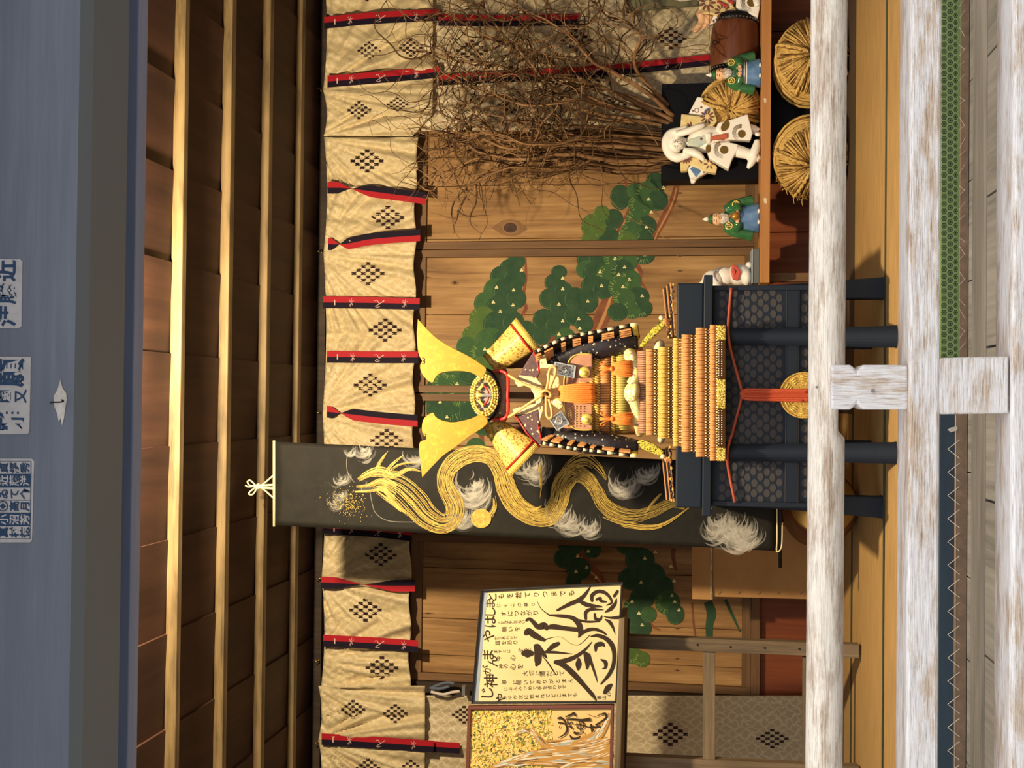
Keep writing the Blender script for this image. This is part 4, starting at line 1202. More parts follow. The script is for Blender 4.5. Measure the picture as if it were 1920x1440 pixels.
t = thing('framed_painting', P(1152, 1440, DQ), 'brown framed painting of a pale twisted tree with yellow leaves on the easel', 'painting')
inn, pan = framed(t, (877, 1325), (1151, 1322), (1146, 1590), (868, 1590), 6, M['brownframe'], M['sheet'], 0.026)
M['peach'] = plain('peach_ground', S(240, 200, 130), 0.75)
pm = [M['peach'], plain('leaf_yellow', S(236, 208, 86), 0.7), plain('leaf_pale', S(246, 226, 140), 0.7), plain('leaf_olive', S(150, 146, 66), 0.7), plain('leaf_green', S(72, 96, 62), 0.7), plain('bark_white', S(232, 222, 196), 0.7), plain('bark_ochre', S(196, 146, 70), 0.7), plain('bark_brown', S(116, 90, 66), 0.7), plain('bark_blue', S(170, 180, 170), 0.7), M['ink']]
mb = MB()
mb.prism([(884, 1331.5), (1145, 1328.5), (1140, 1583), (876, 1583)], DQ - 0.0008, DQ)
LP[0] = 0
def pd():
    LP[0] += 1
    return DQ - 0.0012 - LP[0] * 0.0000022
rng = random.Random(8)
for k in range(2300):
    x, y = rng.uniform(884, 1035), rng.uniform(1331, 1500)
    lim = 1034 if y < 1385 else 1034 - (y - 1385) * 0.25
    if x > lim: continue
    mi = rng.choices((1, 2, 3, 4, 6), (40, 26, 16, 7, 8))[0]
    a = rng.uniform(0, 3.14); l = rng.uniform(1.6, 4.6)
    mb.ribbon([(x - l * math.cos(a), y - l * math.sin(a)), (x + rng.uniform(-1, 1), y + rng.uniform(-1, 1)), (x + l * math.cos(a), y + l * math.sin(a))], [0.6, rng.uniform(1.5, 3.4), 0.6], pd(), mi)
for k in range(70):
    x, y = rng.uniform(890, 1030), rng.uniform(1335, 1450)
    mb.disc(x, y, rng.uniform(1.5, 4.5), rng.uniform(1.2, 3.2), pd(), rng.choice((4, 4, 3, 1, 2)), 7, rng.uniform(0, 3))
for k in range(16):
    x, y = rng.uniform(890, 1000), rng.uniform(1335, 1440); a = rng.uniform(0.2, 1.4)
    mb.ribbon([(x, y), (x + 9 * math.cos(a), y + 9 * math.sin(a)), (x + 20 * math.cos(a + 0.3), y + 20 * math.sin(a + 0.3))], [0.6, 2.0, 0.5], pd(), 2)
def limb(pts, wid, n):
    q = smooth_pts([p + (w,) for p, w in zip(pts, wid)], 6)
    mb.ribbon([(a[0], a[1]) for a in q], [a[2] for a in q], pd(), 6)
    for k in range(n):
        i = rng.randrange(0, max(1, len(q) - 5)); m = rng.randrange(3, 6)
        o = rng.uniform(-0.48, 0.48)
        seg = q[i:i + m]
        if len(seg) < 3: continue
        mb.ribbon([(a[0] + rng.uniform(-0.6, 0.6), a[1] + o * a[2]) for a in seg], [0.5] + [rng.uniform(1, 2.6)] * (len(seg) - 2) + [0.5], pd(), rng.choices((5, 6, 7, 8), (40, 20, 22, 18))[0])
limb([(1145, 1335), (1132, 1362), (1112, 1385), (1085, 1398), (1050, 1400), (1020, 1394)], (6, 14, 24, 30, 26, 14), 90)
limb([(1030, 1410), (1010, 1385), (994, 1370), (975, 1373), (966, 1380)], (16, 12, 8, 5, 3), 34)
limb([(1146, 1400), (1110, 1412), (1060, 1418), (1010, 1420), (960, 1428), (920, 1440)], (40, 44, 40, 30, 18, 8), 160)
limb([(1145, 1440), (1100, 1440), (1060, 1445), (1020, 1470)], (36, 30, 22, 12), 90)
limb([(1145, 1480), (1100, 1500), (1040, 1540)], (40, 30, 20), 40)
limb([(935, 1395), (930, 1382), (925, 1374)], (4, 3, 1.5), 6)
T2 = lambda p: (870 + p[0] / 6.0, 1300 + p[1] / 6.0)
for pts, w in (([(1050,285),(1090,275),(1130,310),(1150,350)],(16,26,20,10)),([(1060,330),(1130,340),(1160,400),(1130,460),(1060,500)],(18,14,22,18,8)),([(1070,375),(1078,378)],(34,34)),([(1140,265),(1200,240),(1240,225),(1255,260)],(14,20,26,14)),([(1140,290),(1230,290),(1330,300),(1425,290)],(10,18,26,40)),([(1160,300),(1180,350),(1210,320),(1220,345)],(10,14,12,8)),([(1170,370),(1215,380),(1210,405)],(12,16,10)),
               ([(1245,355),(1300,350),(1390,375)],(8,10,14)),([(1270,330),(1275,385),(1320,400),(1350,370),(1340,325),(1290,320)],(10,14,12,16,14,8)),([(1300,320),(1310,400)],(10,8)),([(1190,465),(1210,500),(1260,510),(1310,480)],(8,22,26,14)),([(1235,435),(1260,450),(1300,440)],(26,28,12)),([(1310,410),(1320,470)],(12,8)),([(1340,430),(1352,455)],(12,10)),
               ([(1400,380),(1540,378)],(14,18)),([(1430,345),(1440,435)],(22,18)),([(1450,400),(1475,440)],(14,6)),([(1480,360),(1540,320),(1600,275),(1590,230),(1540,235),(1470,260),(1380,228)],(22,20,26,26,14,6,3))):
    q = smooth_pts([T2(p) + (ww / 6.0,) for p, ww in zip(pts, w)], 5)
    mb.ribbon([(a[0], a[1]) for a in q], [a[2] for a in q], pd() - 0.0003, 9)
obj('painted_tree', mb, pm, t)

# ================================================================== cardboard and drum behind the scroll
DCB = 5.62
t = thing('cardboard_box', PZ(1590, 1060, 0), 'opened brown cardboard box standing on the mat behind the dragon scroll', 'box')
mb = MB(); mb.prism([(1336, 985), (1570, 985), (1570, 1125), (1336, 1119)], DCB, DCB + 0.16)
zz = min(p.z for p in mb.v); mb.v = [Vector((p.x, p.y, 0.001 if p.z < zz + 0.08 else p.z)) for p in mb.v]
obj('box_body', mb, M['cardboard'], t, bevel=0.003)
mb = MB(); mb.prism([(1297, 1000), (1334, 1000), (1334, 1124), (1298, 1123)], DCB - 0.012, DCB - 0.004); obj('raised_flap', mb, M['cardboard'], t)
mb = MB(); mb.prism([(1332, 998), (1336, 998), (1336, 1124), (1332, 1124)], DCB - 0.014, DCB - 0.001); obj('printed_edge', mb, M['tape'], t)
mb = MB()
for y in (1109, 1110.5, 1112, 1113, 1114):
    pass
for k, x in enumerate((1350, 1387, 1425, 1461, 1503)):
    mb.tubep([(x - 3, 1113 + 1, DCB - 0.001), (x + 3, 1113 - 4, DCB - 0.001)], 0.8, 4)
M['staple'] = plain('box_staple', S(110, 86, 60), 0.5)
obj('staple', mb, M['staple'], t)
t = thing('drum', PZ(1596, 955, 0), 'dark round bodied drum with a golden hide on the mat behind the armour chest', 'drum')
c = P(1545, 955, 5.2); r = 0.165
c.z = 0.155
mb = MB()
rot = Matrix.Translation(c) @ Matrix.Rotation(math.radians(18), 4, 'Z') @ Matrix.Rotation(math.pi / 2, 4, 'X')
mb.lathe([(r * 0.80, -0.13), (r * 0.9, -0.10), (r * 0.93, 0.0), (r * 0.9, 0.10), (r * 0.80, 0.13)], rot, 32)
obj('drum_body', mb, M['drumwood'], t, smooth=True)
mb = MB(); mb.lathe([(0.0, 0.134), (r * 0.80, 0.133), (r * 0.84, 0.122)], rot, 32); obj('drum_head', mb, M['bronze'], t, smooth=True)
mb = MB(); mb.lathe([(0.0, -0.134), (r * 0.80, -0.133), (r * 0.84, -0.122)], rot, 32); obj('drum_head', mb, M['bronze'], t, smooth=True)

# ================================================================== six-legged armour chest
DBX = 4.31
bxc = (P(1400, 535, DBX).x + P(1400, 950, DBX).x) / 2
hw = (P(1400, 535, DBX).x - P(1400, 950, DBX).x) / 2
BD = 0.50                                  # depth of the chest body
t = thing('armour_chest', (bxc, DBX + BD / 2, 0), 'black lacquered six-legged chest with stamped dots, carrying the samurai armour', 'chest')
zL0, zL1, zL2 = P(1268, 740, DBX - 0.015).z, P(1318, 740, DBX - 0.015).z, P(1335, 740, DBX - 0.025).z
zbot = 0.23
lw = hw + 0.008
mb = MB(); mb.box((bxc - lw, DBX - 0.015, zL1), (bxc + lw, DBX + BD + 0.015, zL0)); lid = obj('lid', mb, M['lacquer'], t, bevel=0.006)
mb = MB(); mb.box((bxc - lw - 0.028, DBX - 0.03, zL2), (bxc + lw + 0.028, DBX + BD + 0.03, zL1)); obj('lid_rim', mb, M['lacquer'], lid, bevel=0.004)
mb = MB(); mb.box((bxc - hw + 0.012, DBX + 0.012, zbot), (bxc + hw - 0.012, DBX + BD - 0.012, zL2)); body_ = obj('chest_body', mb, M['lacquer'], t, bevel=0.003)
for x in (bxc - hw, bxc + hw):
    s = 0.018
    for y0_, y1_ in ((DBX, DBX + 0.03), (DBX + BD - 0.03, DBX + BD)):
        mb = MB(); mb.box((x - s if x > bxc else x, y0_, zbot - 0.02), (x if x > bxc else x + s, y1_, zL2)); obj('corner_post', mb, M['lacquer'], t, bevel=0.002)
zb1, zb0 = P(1474, 740, DBX).z, P(1497, 740, DBX).z
mb = MB(); mb.box((bxc - hw + 0.018, DBX + 0.002, zb0), (bxc + hw - 0.018, DBX + 0.02, zb1)); obj('cross_band', mb, M['lacquer'], t, bevel=0.002)
mb = MB(); mb.box((bxc - hw + 0.018, DBX + 0.0005, zb0 - 0.0016), (bxc + hw - 0.018, DBX + 0.01, zb0)); mb.box((bxc - hw + 0.018, DBX + 0.0005, zb1), (bxc + hw - 0.018, DBX + 0.01, zb1 + 0.0016)); obj('fillet', mb, M['dot'], t)
mb = MB()
col = 0
x = 1354
rng = random.Random(2)
while x < 1560:
    y = 548 + (10.2 if col % 2 else 0)
    while y < 942:
        if not (1465 < x < 1505):
            mb.disc(x + rng.uniform(-1.2, 1.2), y + rng.uniform(-1.2, 1.2), 5.9 + rng.uniform(-.3, .3), 7.7 + rng.uniform(-.4, .4), DBX + 0.0105, 0, 16)
        y += 20.4
    x += 11.9
    col += 1
tag(obj('dot_pattern', mb, M['dot'], body_), kind='stuff')
def leg(pts_px, d0, dep, name='leg'):
    mb = MB(); mb.prism(pts_px, d0, d0 + dep)
    return mb
dleg = PZ(1681, 740, 0).y
for (a, b) in ((612, 650), (831, 868)):
    mb = MB()
    n = 10
    vs, fs = [], []
    ctr = (a + b) / 2
    for i in range(n + 1):
        u = i / n
        z = zL2 - 0.002 + (0 - zL2 + 0.002) * u
        wid = (0.030 + 0.008 * u * u)
        fl = (dleg - DBX - 0.005) * (u ** 2.2)
        yf = DBX - 0.004 + fl - 0.026 * (1 - u) * 0.3
        cxx = P(1680, ctr, dleg).x + (P(1380, ctr, DBX).x - P(1680, ctr, dleg).x) * (1 - u)
        for k in range(9):
            s = -1 + 2 * k / 8
            vs.append((cxx + s * wid, yf - 0.018 * (1 - s * s), z))
        vs.append((cxx + wid, yf + 0.035, z)); vs.append((cxx - wid, yf + 0.035, z))
    m = 11
    for i in range(n):
        for k in range(m):
            fs.append((i * m + k, i * m + (k + 1) % m, (i + 1) * m + (k + 1) % m, (i + 1) * m + k))
    fs.append(tuple(range(m))); fs.append(tuple(n * m + k for k in range(m - 1, -1, -1)))
    mb.add(vs, fs)
    obj('leg', mb, M['lacquer'], t, bevel=0.002)
yb_ = DBX + BD
for ctr in (640, 838):
    x0 = P(1500, ctr, yb_).x
    mb = MB(); mb.box((x0 - 0.03, yb_ - 0.01, 0), (x0 + 0.03, yb_ + 0.035, zL2 - 0.005)); obj('leg', mb, M['lacquer'], t, bevel=0.003)
for sg in (1, -1):
    x0 = bxc + sg * hw
    mb = MB()
    yc = PZ(1657, 740, 0).y
    x1 = x0 + sg * 0.05
    zz = [zL2 - 0.01, 0.45, 0.25, 0.0]
    vs = []
    for i, z in enumerate(zz):
        o = (0.012, 0.02, 0.032, 0.05)[i] * sg
        vs += [(x0 - sg * 0.03, yc, z), (x0 + o, yc, z), (x0 + o, yc + 0.07, z), (x0 - sg * 0.03, yc + 0.07, z)]
    fs = []
    for i in range(3):
        for k in range(4):
            fs.append((i * 4 + k, i * 4 + (k + 1) % 4, i * 4 + 4 + (k + 1) % 4, i * 4 + 4 + k))
    fs += [(0, 1, 2, 3), (15, 14, 13, 12)]
    mb.add(vs, fs)
    obj('leg', mb, M['lacquer'], t, bevel=0.003)

# cord and medal hung across the front of the chest
t = thing('tasselled_cord', P(1480, 740, DBX - 0.06), 'rust orange cord tied across the chest front with a hanging loop bundle', 'cord')
dc = DBX - 0.008
mb = MB()
mb.tubep(smooth_pts([(1371, 540, dc), (1366, 600, dc), (1366, 632, dc - 0.05), (1372, 665, dc - 0.02), (1392, 737, dc - 0.01)], 5), 2.6, 8)
mb.tubep(smooth_pts([(1392, 739, dc - 0.01), (1376, 800, dc - 0.01), (1364, 845, dc - 0.05), (1366, 880, dc), (1378, 942, dc)], 5), 2.6, 8)
obj('tied_cord', mb, M['rustcord'], t, smooth=True)
mb = MB()
for k, (y0, y1, xe) in enumerate(((731, 731.5, 1520), (735, 735, 1516), (739, 739.5, 1530), (743, 743, 1530), (746.5, 748, 1524), (748, 752, 1508))):
    mb.tubep(smooth_pts([(1391, 738, dc - 0.016), (1398, y0, dc - 0.022 - 0.003 * (k % 2)), (1450, (y0 + y1) / 2, dc - 0.022 - 0.003 * (k % 2)), (xe, y1, dc - 0.03)], 5), 2.6, 8)
mb.tubep(smooth_pts([(1508, 752, dc - 0.03), (1513, 750, dc - 0.03), (1511, 746, dc - 0.03)], 4), 2.4, 8)
mb.ellp(1392, 738, dc - 0.018, 5, 6.5, 0.012)
obj('loop_bundle', mb, M['orangecord'], t, smooth=True)
t = thing('gold_medal', P(1545, 741, DBX - 0.02), 'round embossed gold medal at the chest front, partly behind the railing', 'medal')
mb = MB()
c = P(1505, 741, DBX - 0.012)
R = 42 * SC(DBX)
rot = Matrix.Translation(c) @ Matrix.Rotation(math.pi / 2, 4, 'X')
mb.lathe([(0.0, 0.010), (R * 0.93, 0.010), (R * 0.95, 0.014), (R, 0.014), (R, 0.0), (0, 0.0)], rot, 48)
obj('medal_disc', mb, plain('embossed_gold', S(214, 180, 96), 0.35, 0.8, c2=S(190, 150, 70), scale=260, bump=0.5), t)
mb = MB()
for q in range(-4, 9):
    a0 = q * 0.52
    for k in range(3):
        r0 = R * (0.80 - 0.1 * k)
        pts = [c + Vector((r0 * math.cos(a0 + s * 0.15), -0.0115, r0 * math.sin(a0 + s * 0.15))) for s in range(-1, 2)]
        mb.tube(pts, 0.0022, 5)
obj('relief', mb, M['goldbead'], t, smooth=True)

# ================================================================== samurai armour
DA = 4.42
ax0 = P(1200, 738, DA).x
arm = thing('samurai_armour', (ax0, DBX + BD / 2, zL0), 'samurai armour with great gold horns and orange lacing seated on the black chest', 'armour')
M['sashm'] = plain('white_braid', S(226, 208, 168), 0.6)
M['beadbrown'] = plain('brown_bead', S(112, 78, 40), 0.6)
# -- skirt of laced rows
rows = [(1213, 1236, 655, 816, 4.31), (1236, 1264, 650, 822, 4.275), (1264, 1280, 634, 837, 4.245), (1280, 1306, 627, 847, 4.235), (1306, 1333, 615, 857, 4.225), (1333, 1360, 609, 864, 4.215)]
skirt = None
for k, (x0, x1, ya, yb, d) in enumerate(rows):
    mb = MB()
    n = int((yb - ya) / 4.1)
    dd = lambda u: d + 0.016 * (2 * u - 1) ** 2
    mb.grid(lambda a, b: P(x0 + (x1 - x0) * b, ya + (yb - ya) * a, dd(a) + 0.005), 24, 1, 2)
    xm = x0 + (x1 - x0) * (0.58 if k < 5 else 0.35)
    for i in range(n):
        u = (i + 0.5) / n
        y = ya + (yb - ya) * u
        w = (yb - ya) / n * 0.41
        mi = 1 if k in (1, 2) else 0
        sk = 1.2 if (k + i) % 2 else -1.2
        mb.tube([P(x0 - 1, y, dd(u)), P((x0 + xm) / 2, y + sk * 0.3, dd(u) - 0.004), P(xm, y, dd(u))], w * SC(d) * 1.05, 5, 1 if k in (1, 2) else 0)
    r_ = obj('laced_row', mb, [M['lace'], M['lacegold'], M['beadbrown']], arm, smooth=True, solid=0.003)
    mb = MB()
    m2 = int((yb - ya) / 5.2)
    for i in range(m2):
        u = (i + 0.5) / m2
        y = ya + (yb - ya) * u
        for q, xx in enumerate((xm + 2.2, (xm + x1) / 2 + 1.0, x1 - 1.8) if k < 5 else (xm + 2.2, xm + 6)):
            mb.ell(P(xx, y + (2.4 if q % 2 else 0), dd(u) - 0.0065), (1.9 * SC(d), 0.005, 1.8 * SC(d)), None, 6, 4, (i + q) % 2 if q != 1 else 2)
    obj('bead_lacing', mb, [M['lacegold'], M['sashm'], M['beadbrown']], r_, smooth=True)
mb = MB()
rng = random.Random(4)
for ya, yb in ((610, 638), (711, 766), (840, 864)):
    u = lambda y: 4.215 + 0.016 * (2 * (y - 609) / 255 - 1) ** 2
    mb.prism([(1345, ya), (1360.5, ya), (1360.5, yb), (1345, yb)], 4.205 + (0.014 if ya != 711 else 0), 4.222 + (0.014 if ya != 711 else 0))
    for k in range(int((yb - ya) * 2.2)):
        yy = rng.uniform(ya + 1, yb - 1)
        mb.ell(P(rng.uniform(1346, 1359.5), yy, 4.203 + (0.014 if ya != 711 else 0)), (rng.uniform(0.0025, 0.005), 0.005, rng.uniform(0.0025, 0.005)), None, 6, 4)
obj('gold_mount', mb, M['goldbead'], arm, smooth=True)
mb = MB()
for ya, yb in ((640, 709), (768, 838)):
    for i in range(int((yb - ya) / 4.4)):
        y = ya + 2.2 + 4.4 * i
        u = 4.207 + 0.016 * (2 * (y - 609) / 255 - 1) ** 2
        for xx in (1348, 1353.5):
            mb.ell(P(xx, y, u), (0.0032, 0.005, 0.0032), None, 6, 4)
obj('silver_beading', mb, M['silverrim'], arm, smooth=True)
# -- cuirass: elliptical body with bands
TC = P(1140, 735, DA + 0.11)
def ring(x0, x1, ya, yb, bulge, mi, mb, n=26, dep=0.13):
    """front half of an elliptical band between pixel rows x0 and x1"""
    def fn(a, b):
        y = ya + (yb - ya) * a
        s = 2 * a - 1
        d = DA + 0.11 - math.sqrt(max(0, 1 - s * s * 0.96)) * dep - bulge
        return P(x0 + (x1 - x0) * b, y, d)
    mb.grid(fn, n, 2, mi)
mb = MB(); ring(1058, 1205, 652, 814, -0.004, 0, mb)
obj('cuirass', mb, M['leather'], arm, smooth=True, solid=0.004)
bands = [(1086, 1104, 655, 812, 'lace'), (1106, 1113, 653, 813, 'lacegold'), (1115, 1124, 652, 814, 'lacegold'), (1126, 1143, 652, 814, 'lace'), (1146, 1153, 652, 814, 'lacegold'), (1155, 1176, 654, 812, 'lacegreen')]
for k, (x0, x1, ya, yb, m_) in enumerate(bands):
    mb = MB()
    ring(x0, x1, ya, yb, 0.003, 0, mb)
    n = 34
    for i in range(n):
        a = (i + 0.5) / n
        s = 2 * a - 1
        y = ya + (yb - ya) * a
        d = DA + 0.11 - math.sqrt(max(0, 1 - s * s * 0.96)) * 0.13 - 0.007
        if x1 - x0 < 12:
            mb.tube([P(x0, y - 2, d), P(x1, y + 2, d)], 0.0034, 5, 0)
        else:
            mb.tube([P(x0, y, d), P(x1, y, d)], 0.0032, 5, 0)
    obj('lacing_band', mb, M[m_], arm, smooth=True, solid=0.002)
# breastplate with gilt edge
dbp = DA - 0.036
mb = MB()
bp = smooth_pts([(1110, 664), (1085, 664), (1070, 672), (1062, 690), (1058, 712), (1058, 738), (1058, 765), (1062, 786), (1072, 800), (1086, 806), (1110, 806)], 3)
mb.prism(bp, dbp + 0.01, dbp + 0.03); obj('breastplate', mb, M['leather'], arm, bevel=0.003)
mb = MB(); mb.tubep([(x, y, dbp + 0.008) for x, y in bp], 1.5, 6); obj('gilt_edge', mb, M['goldbead'], arm, smooth=True)
mb = MB()
for i in range(5):
    for j in range(9):
        mb.ellp(1066 + i * 7, 762 + j * 4.6, dbp + 0.008, 1.6, 1.6, 0.004, 0, 6, 4, i % 2)
obj('stud_rows', mb, [M['lacegreen'], M['lace']], arm, smooth=True)
for (x, y) in ((1096, 698), (1100, 786)):
    mb = MB(); mb.ellp(x, y, dbp - 0.004, 11, 11, 0.008, 0, 20, 8); mb.ellp(x, y + 2, dbp - 0.012, 5, 5, 0.006, 0, 14, 6)
    obj('round_fitting', mb, M['goldbead'], arm, smooth=True)
def plate(pts, d, inset):
    mb = MB(); mb.prism(pts, d, d + 0.01); p_ = obj('silver_plate', mb, M['silver'], arm, bevel=0.002)
    mb = MB(); c0 = [sum(q[0] for q in pts) / 4, sum(q[1] for q in pts) / 4]
    for k in range(4):
        a, b = pts[k], pts[(k + 1) % 4]
        ia, ib = lerp2(a, c0, inset), lerp2(b, c0, inset)
        mb.prism([a, b, ib, ia], d - 0.004, d + 0.001)
    for k in range(7):
        u, v = rng.uniform(-.5, .5), rng.uniform(-.5, .5)
        mb.tubep(smooth_pts([(c0[0] + (pts[1][0] - c0[0]) * u + 6 * math.cos(q + k), c0[1] + 8 * v + 5 * math.sin(q + k), d - 0.002) for q in (0, 1, 2, 3)], 3), 0.9, 5)
    obj('plate_rim', mb, M['silverrim'], p_)
plate([(1040, 678), (1080, 686), (1077, 709), (1036, 701)], dbp - 0.01, 0.14)
plate([(1029, 786), (1052, 770), (1068, 794), (1044, 808)], dbp - 0.002, 0.14)
# -- knotted sash
mb = MB()
ds = DA - 0.035
q = smooth_pts([(1180, 656, ds + 0.09, 10), (1182, 668, ds + 0.03, 12), (1190, 690, ds - 0.01, 9), (1192, 705, ds - 0.015, 10), (1186, 720, ds - 0.025, 12)], 4)
mb.tube([P(a, b, c) for a, b, c, r in q], [r * SC(c) for a, b, c, r in q], 12)
q = smooth_pts([(1188, 748, ds - 0.025, 12), (1193, 765, ds - 0.02, 10), (1196, 785, ds + 0.0, 11), (1199, 800, ds + 0.04, 10), (1200, 812, ds + 0.09, 8)], 4)
mb.tube([P(a, b, c) for a, b, c, r in q], [r * SC(c) for a, b, c, r in q], 12)
mb.ellp(1185, 735, ds - 0.035, 15, 20, 0.035, 0.2, 16, 10)
mb.ellp(1190, 735, ds - 0.055, 7, 17, 0.02, 0.1, 12, 8)
obj('sash', mb, M['sash'], arm, smooth=True)
mb = MB()
n = 36
for i in range(n):
    y = 658 + (812 - 658) * (i + 0.5) / n
    s = 2 * (i + 0.5) / n - 1
    d = 4.40 - 0.035 * math.sqrt(max(0, 1 - s * s))
    mb.tubep([(1196, y, d - 0.01), (1214, y + 0.5 * s, d - 0.025)], 2.3, 5)
obj('waist_cords', mb, M['leather'], arm, smooth=True)
# -- tassels
def tassel(x0, x1, ya, yb, d, knot, nstr):
    mb = MB()
    w = (yb - ya) / nstr
    for i in range(nstr):
        y = ya + w * (i + 0.5)
        yc = (ya + yb) / 2
        for lay_ in range(2):
            mb.tubep(smooth_pts([(x0, yc + (y - yc) * 0.75, d - 0.008 * lay_), ((x0 + x1) / 2, y, d - 0.014 - 0.006 * lay_), (x1 - rng.uniform(0, 4), y + rng.uniform(-1, 1), d - 0.006 * lay_)], 3), w * 0.62, 5)
    o = obj('tassel', mb, M['orangecord'] if False else M['tasselm'], arm, smooth=True)
    if knot:
        mb = MB()
        mb.ellp(x0 - 2, (ya + yb) / 2, d - 0.012, 4, 5, 0.01)
        for s in (1, -1):
            yc = (ya + yb) / 2
            mb.tubep(smooth_pts([(x0 - 2, yc, d - 0.01), (x0 - 16, yc + s * 5, d - 0.02), (x0 - 24, yc + s * 10, d - 0.016), (x0 - 20, yc + s * 13, d - 0.01), (x0 - 12, yc + s * 6, d - 0.012), (x0 - 2, yc, d - 0.012)], 3), 1.3, 5)
            mb.tubep([(x0 - 2, yc, d - 0.01), (x0 - 26, yc + s * 2, d - 0.006)], 1.3, 5)
        obj('tassel_bow', mb, M['tasselm'], o, smooth=True)
M['tasselm'] = plain('orange_tassel', S(240, 142, 52), 0.6, c2=S(222, 116, 40), scale=120)
tassel(1048, 1117, 719, 756, dbp - 0.02, False, 10)
tassel(1149, 1187, 677, 706, dbp - 0.025, True, 9)
tassel(1150, 1187, 774, 797, dbp - 0.025, True, 8)
# -- collar and shoulder cloth
def flap(pts, d, mm, name='collar', dep=0.012, bev=0.004):
    mb = MB(); mb.prism(pts, d, d + dep); return obj(name, mb, mm, arm, bevel=bev)
flap([(1001, 657), (972, 703), (976, 712), (1006, 712), (1012, 700), (1008, 676)], DA - 0.02, M['wine'])
flap([(964, 716), (974, 703), (1000, 706), (1004, 716), (990, 722), (972, 726)], DA - 0.026, M['creambroc'])
flap([(992, 724), (1004, 706), (1016, 720), (1018, 740), (1012, 770), (1005, 760), (1001, 740)], DA - 0.03, M['creambroc'])
flap([(962, 766), (970, 788), (985, 812), (1012, 838), (1017, 830), (1014, 800), (1010, 780), (1014, 760), (1004, 755), (985, 760)], DA - 0.02, M['wine'])
flap([(960, 767), (966, 778), (990, 776), (1010, 768), (1012, 790), (1019, 768), (1018, 748), (1006, 756), (980, 762)], DA - 0.026, M['creambroc'])
for q_ in ([(1000, 656, DA - 0.024), (1008, 680, DA - 0.026), (1012, 702, DA - 0.028)], [(1008, 795, DA - 0.024), (1013, 815, DA - 0.024), (1017, 832, DA - 0.022)], [(966, 778, DA - 0.022), (988, 812, DA - 0.022), (1012, 838, DA - 0.022)]):
    mb = MB(); mb.tubep(q_, 1.6, 6); obj('collar_cord', mb, M['redlining'], arm, smooth=True)
# shoulder straps either side, dark cloth under them
flap([(1010, 690), (1024, 686), (1046, 672), (1052, 660), (1040, 652), (1016, 662), (1004, 668)], DA + 0.02, M['armordark'], 'shoulder_cloth', 0.06)
flap([(1016, 800), (1030, 806), (1056, 816), (1052, 832), (1032, 836), (1014, 830)], DA + 0.02, M['armordark'], 'shoulder_cloth', 0.06)
flap([(1024, 700), (1048, 706), (1050, 726), (1030, 730)], DA - 0.034, M['creambroc'], 'breast_cloth')
flap([(1026, 750), (1048, 768), (1058, 760), (1046, 742)], DA - 0.034, M['sash'], 'breast_cloth')
# -- neck post
mb = MB(); p0, p1 = P(940, 741, DA + 0.10), P(1085, 741, DA + 0.10); mb.box((p0.x - 0.013, p0.y - 0.013, p1.z), (p0.x + 0.013, p0.y + 0.013, p0.z)); obj('neck_post', mb, M['frame'], arm)
# -- sleeves of dark brocade, hanging to the hand guards
for pts in ([(1012, 672, DA + 0.06, 16), (1050, 666, DA + 0.04, 24), (1100, 652, DA + 0.03, 26), (1150, 645, DA + 0.02, 22), (1195, 640, DA + 0.03, 14)], [(1020, 815, DA + 0.06, 14), (1060, 822, DA + 0.04, 20), (1110, 830, DA + 0.03, 22), (1150, 834, DA + 0.02, 20), (1196, 838, DA + 0.03, 13)]):
    mb = MB(); q = smooth_pts(pts, 5)
    mb.tube([P(a, b, c) for a, b, c, r in q], [r * SC(c) for a, b, c, r in q], 16)
    obj('sleeve', mb, M['armordark'], arm, smooth=True)
# -- shoulder guards (sode): laced plates seen nearly edge on
def sode(edge, inner, sgn):
    """edge: near edge from top to bottom, inner: far edge; pixel points"""
    eq, iq = smooth_pts(edge, 8), smooth_pts(inner, 8)
    n = len(eq) - 1
    mb = MB()
    fn = lambda a, b: P(eq[int(a * n)][0] + (iq[int(a * n)][0] - eq[int(a * n)][0]) * b, eq[int(a * n)][1] + (iq[int(a * n)][1] - eq[int(a * n)][1]) * b, DA - 0.09 + 0.16 * b)
    mb.grid(lambda a, b: fn(a, b), n, 3)
    so = obj('shoulder_guard', mb, M['black'], arm, smooth=True, solid=0.008)
    mb = MB()
    R_ = 7
    for k in range(R_):
        for j in range(3):
            a0, a1 = (k + 0.12) / R_, (k + 0.62) / R_
            b0, b1 = 0.1 + 0.3 * j, 0.1 + 0.3 * j + 0.24
            vs = []
            for a, b in ((a0, b0), (a1, b0), (a1, b1), (a0, b1)):
                p = fn(a, b); p.x -= sgn * 0.009; p.y -= 0.004
                vs.append(p)
            mb.add(vs, [(0, 1, 2, 3)])
            for b in (b0, b1, (b0 + b1) / 2):
                p, q_ = fn(a0, b), fn(a1, b)
                for w in (p, q_): w.x -= sgn * 0.010; w.y -= 0.006
                mb.tube([p, q_], 0.0035, 5)
    obj('guard_lacing', mb, M['lace'], so, solid=0.003)
    mb = MB()
    m = 22
    for k in range(m):
        a0, a1 = k / m, (k + 1) / m
        p, q_ = fn(a0, 0), fn(a1, 0)
        p.y -= 0.006; q_.y -= 0.006
        mb.tube([p, q_], 0.0062, 6, k % 2)
    obj('checked_edge', mb, [M['black'], M['sashm']], so, smooth=True)
    mb = MB()
    for k in range(14):
        p = fn(0.97, k / 13.0); p.y -= 0.006; p.x -= sgn * 0.006
        mb.ell(p, (0.006, 0.006, 0.012), None, 6, 4)
    obj('gold_fringe', mb, M['goldbead'], so, smooth=True)
sode([(1004, 660), (1060, 634), (1120, 622), (1196, 607)], [(1012, 688), (1062, 668), (1120, 650), (1200, 632)], 1)
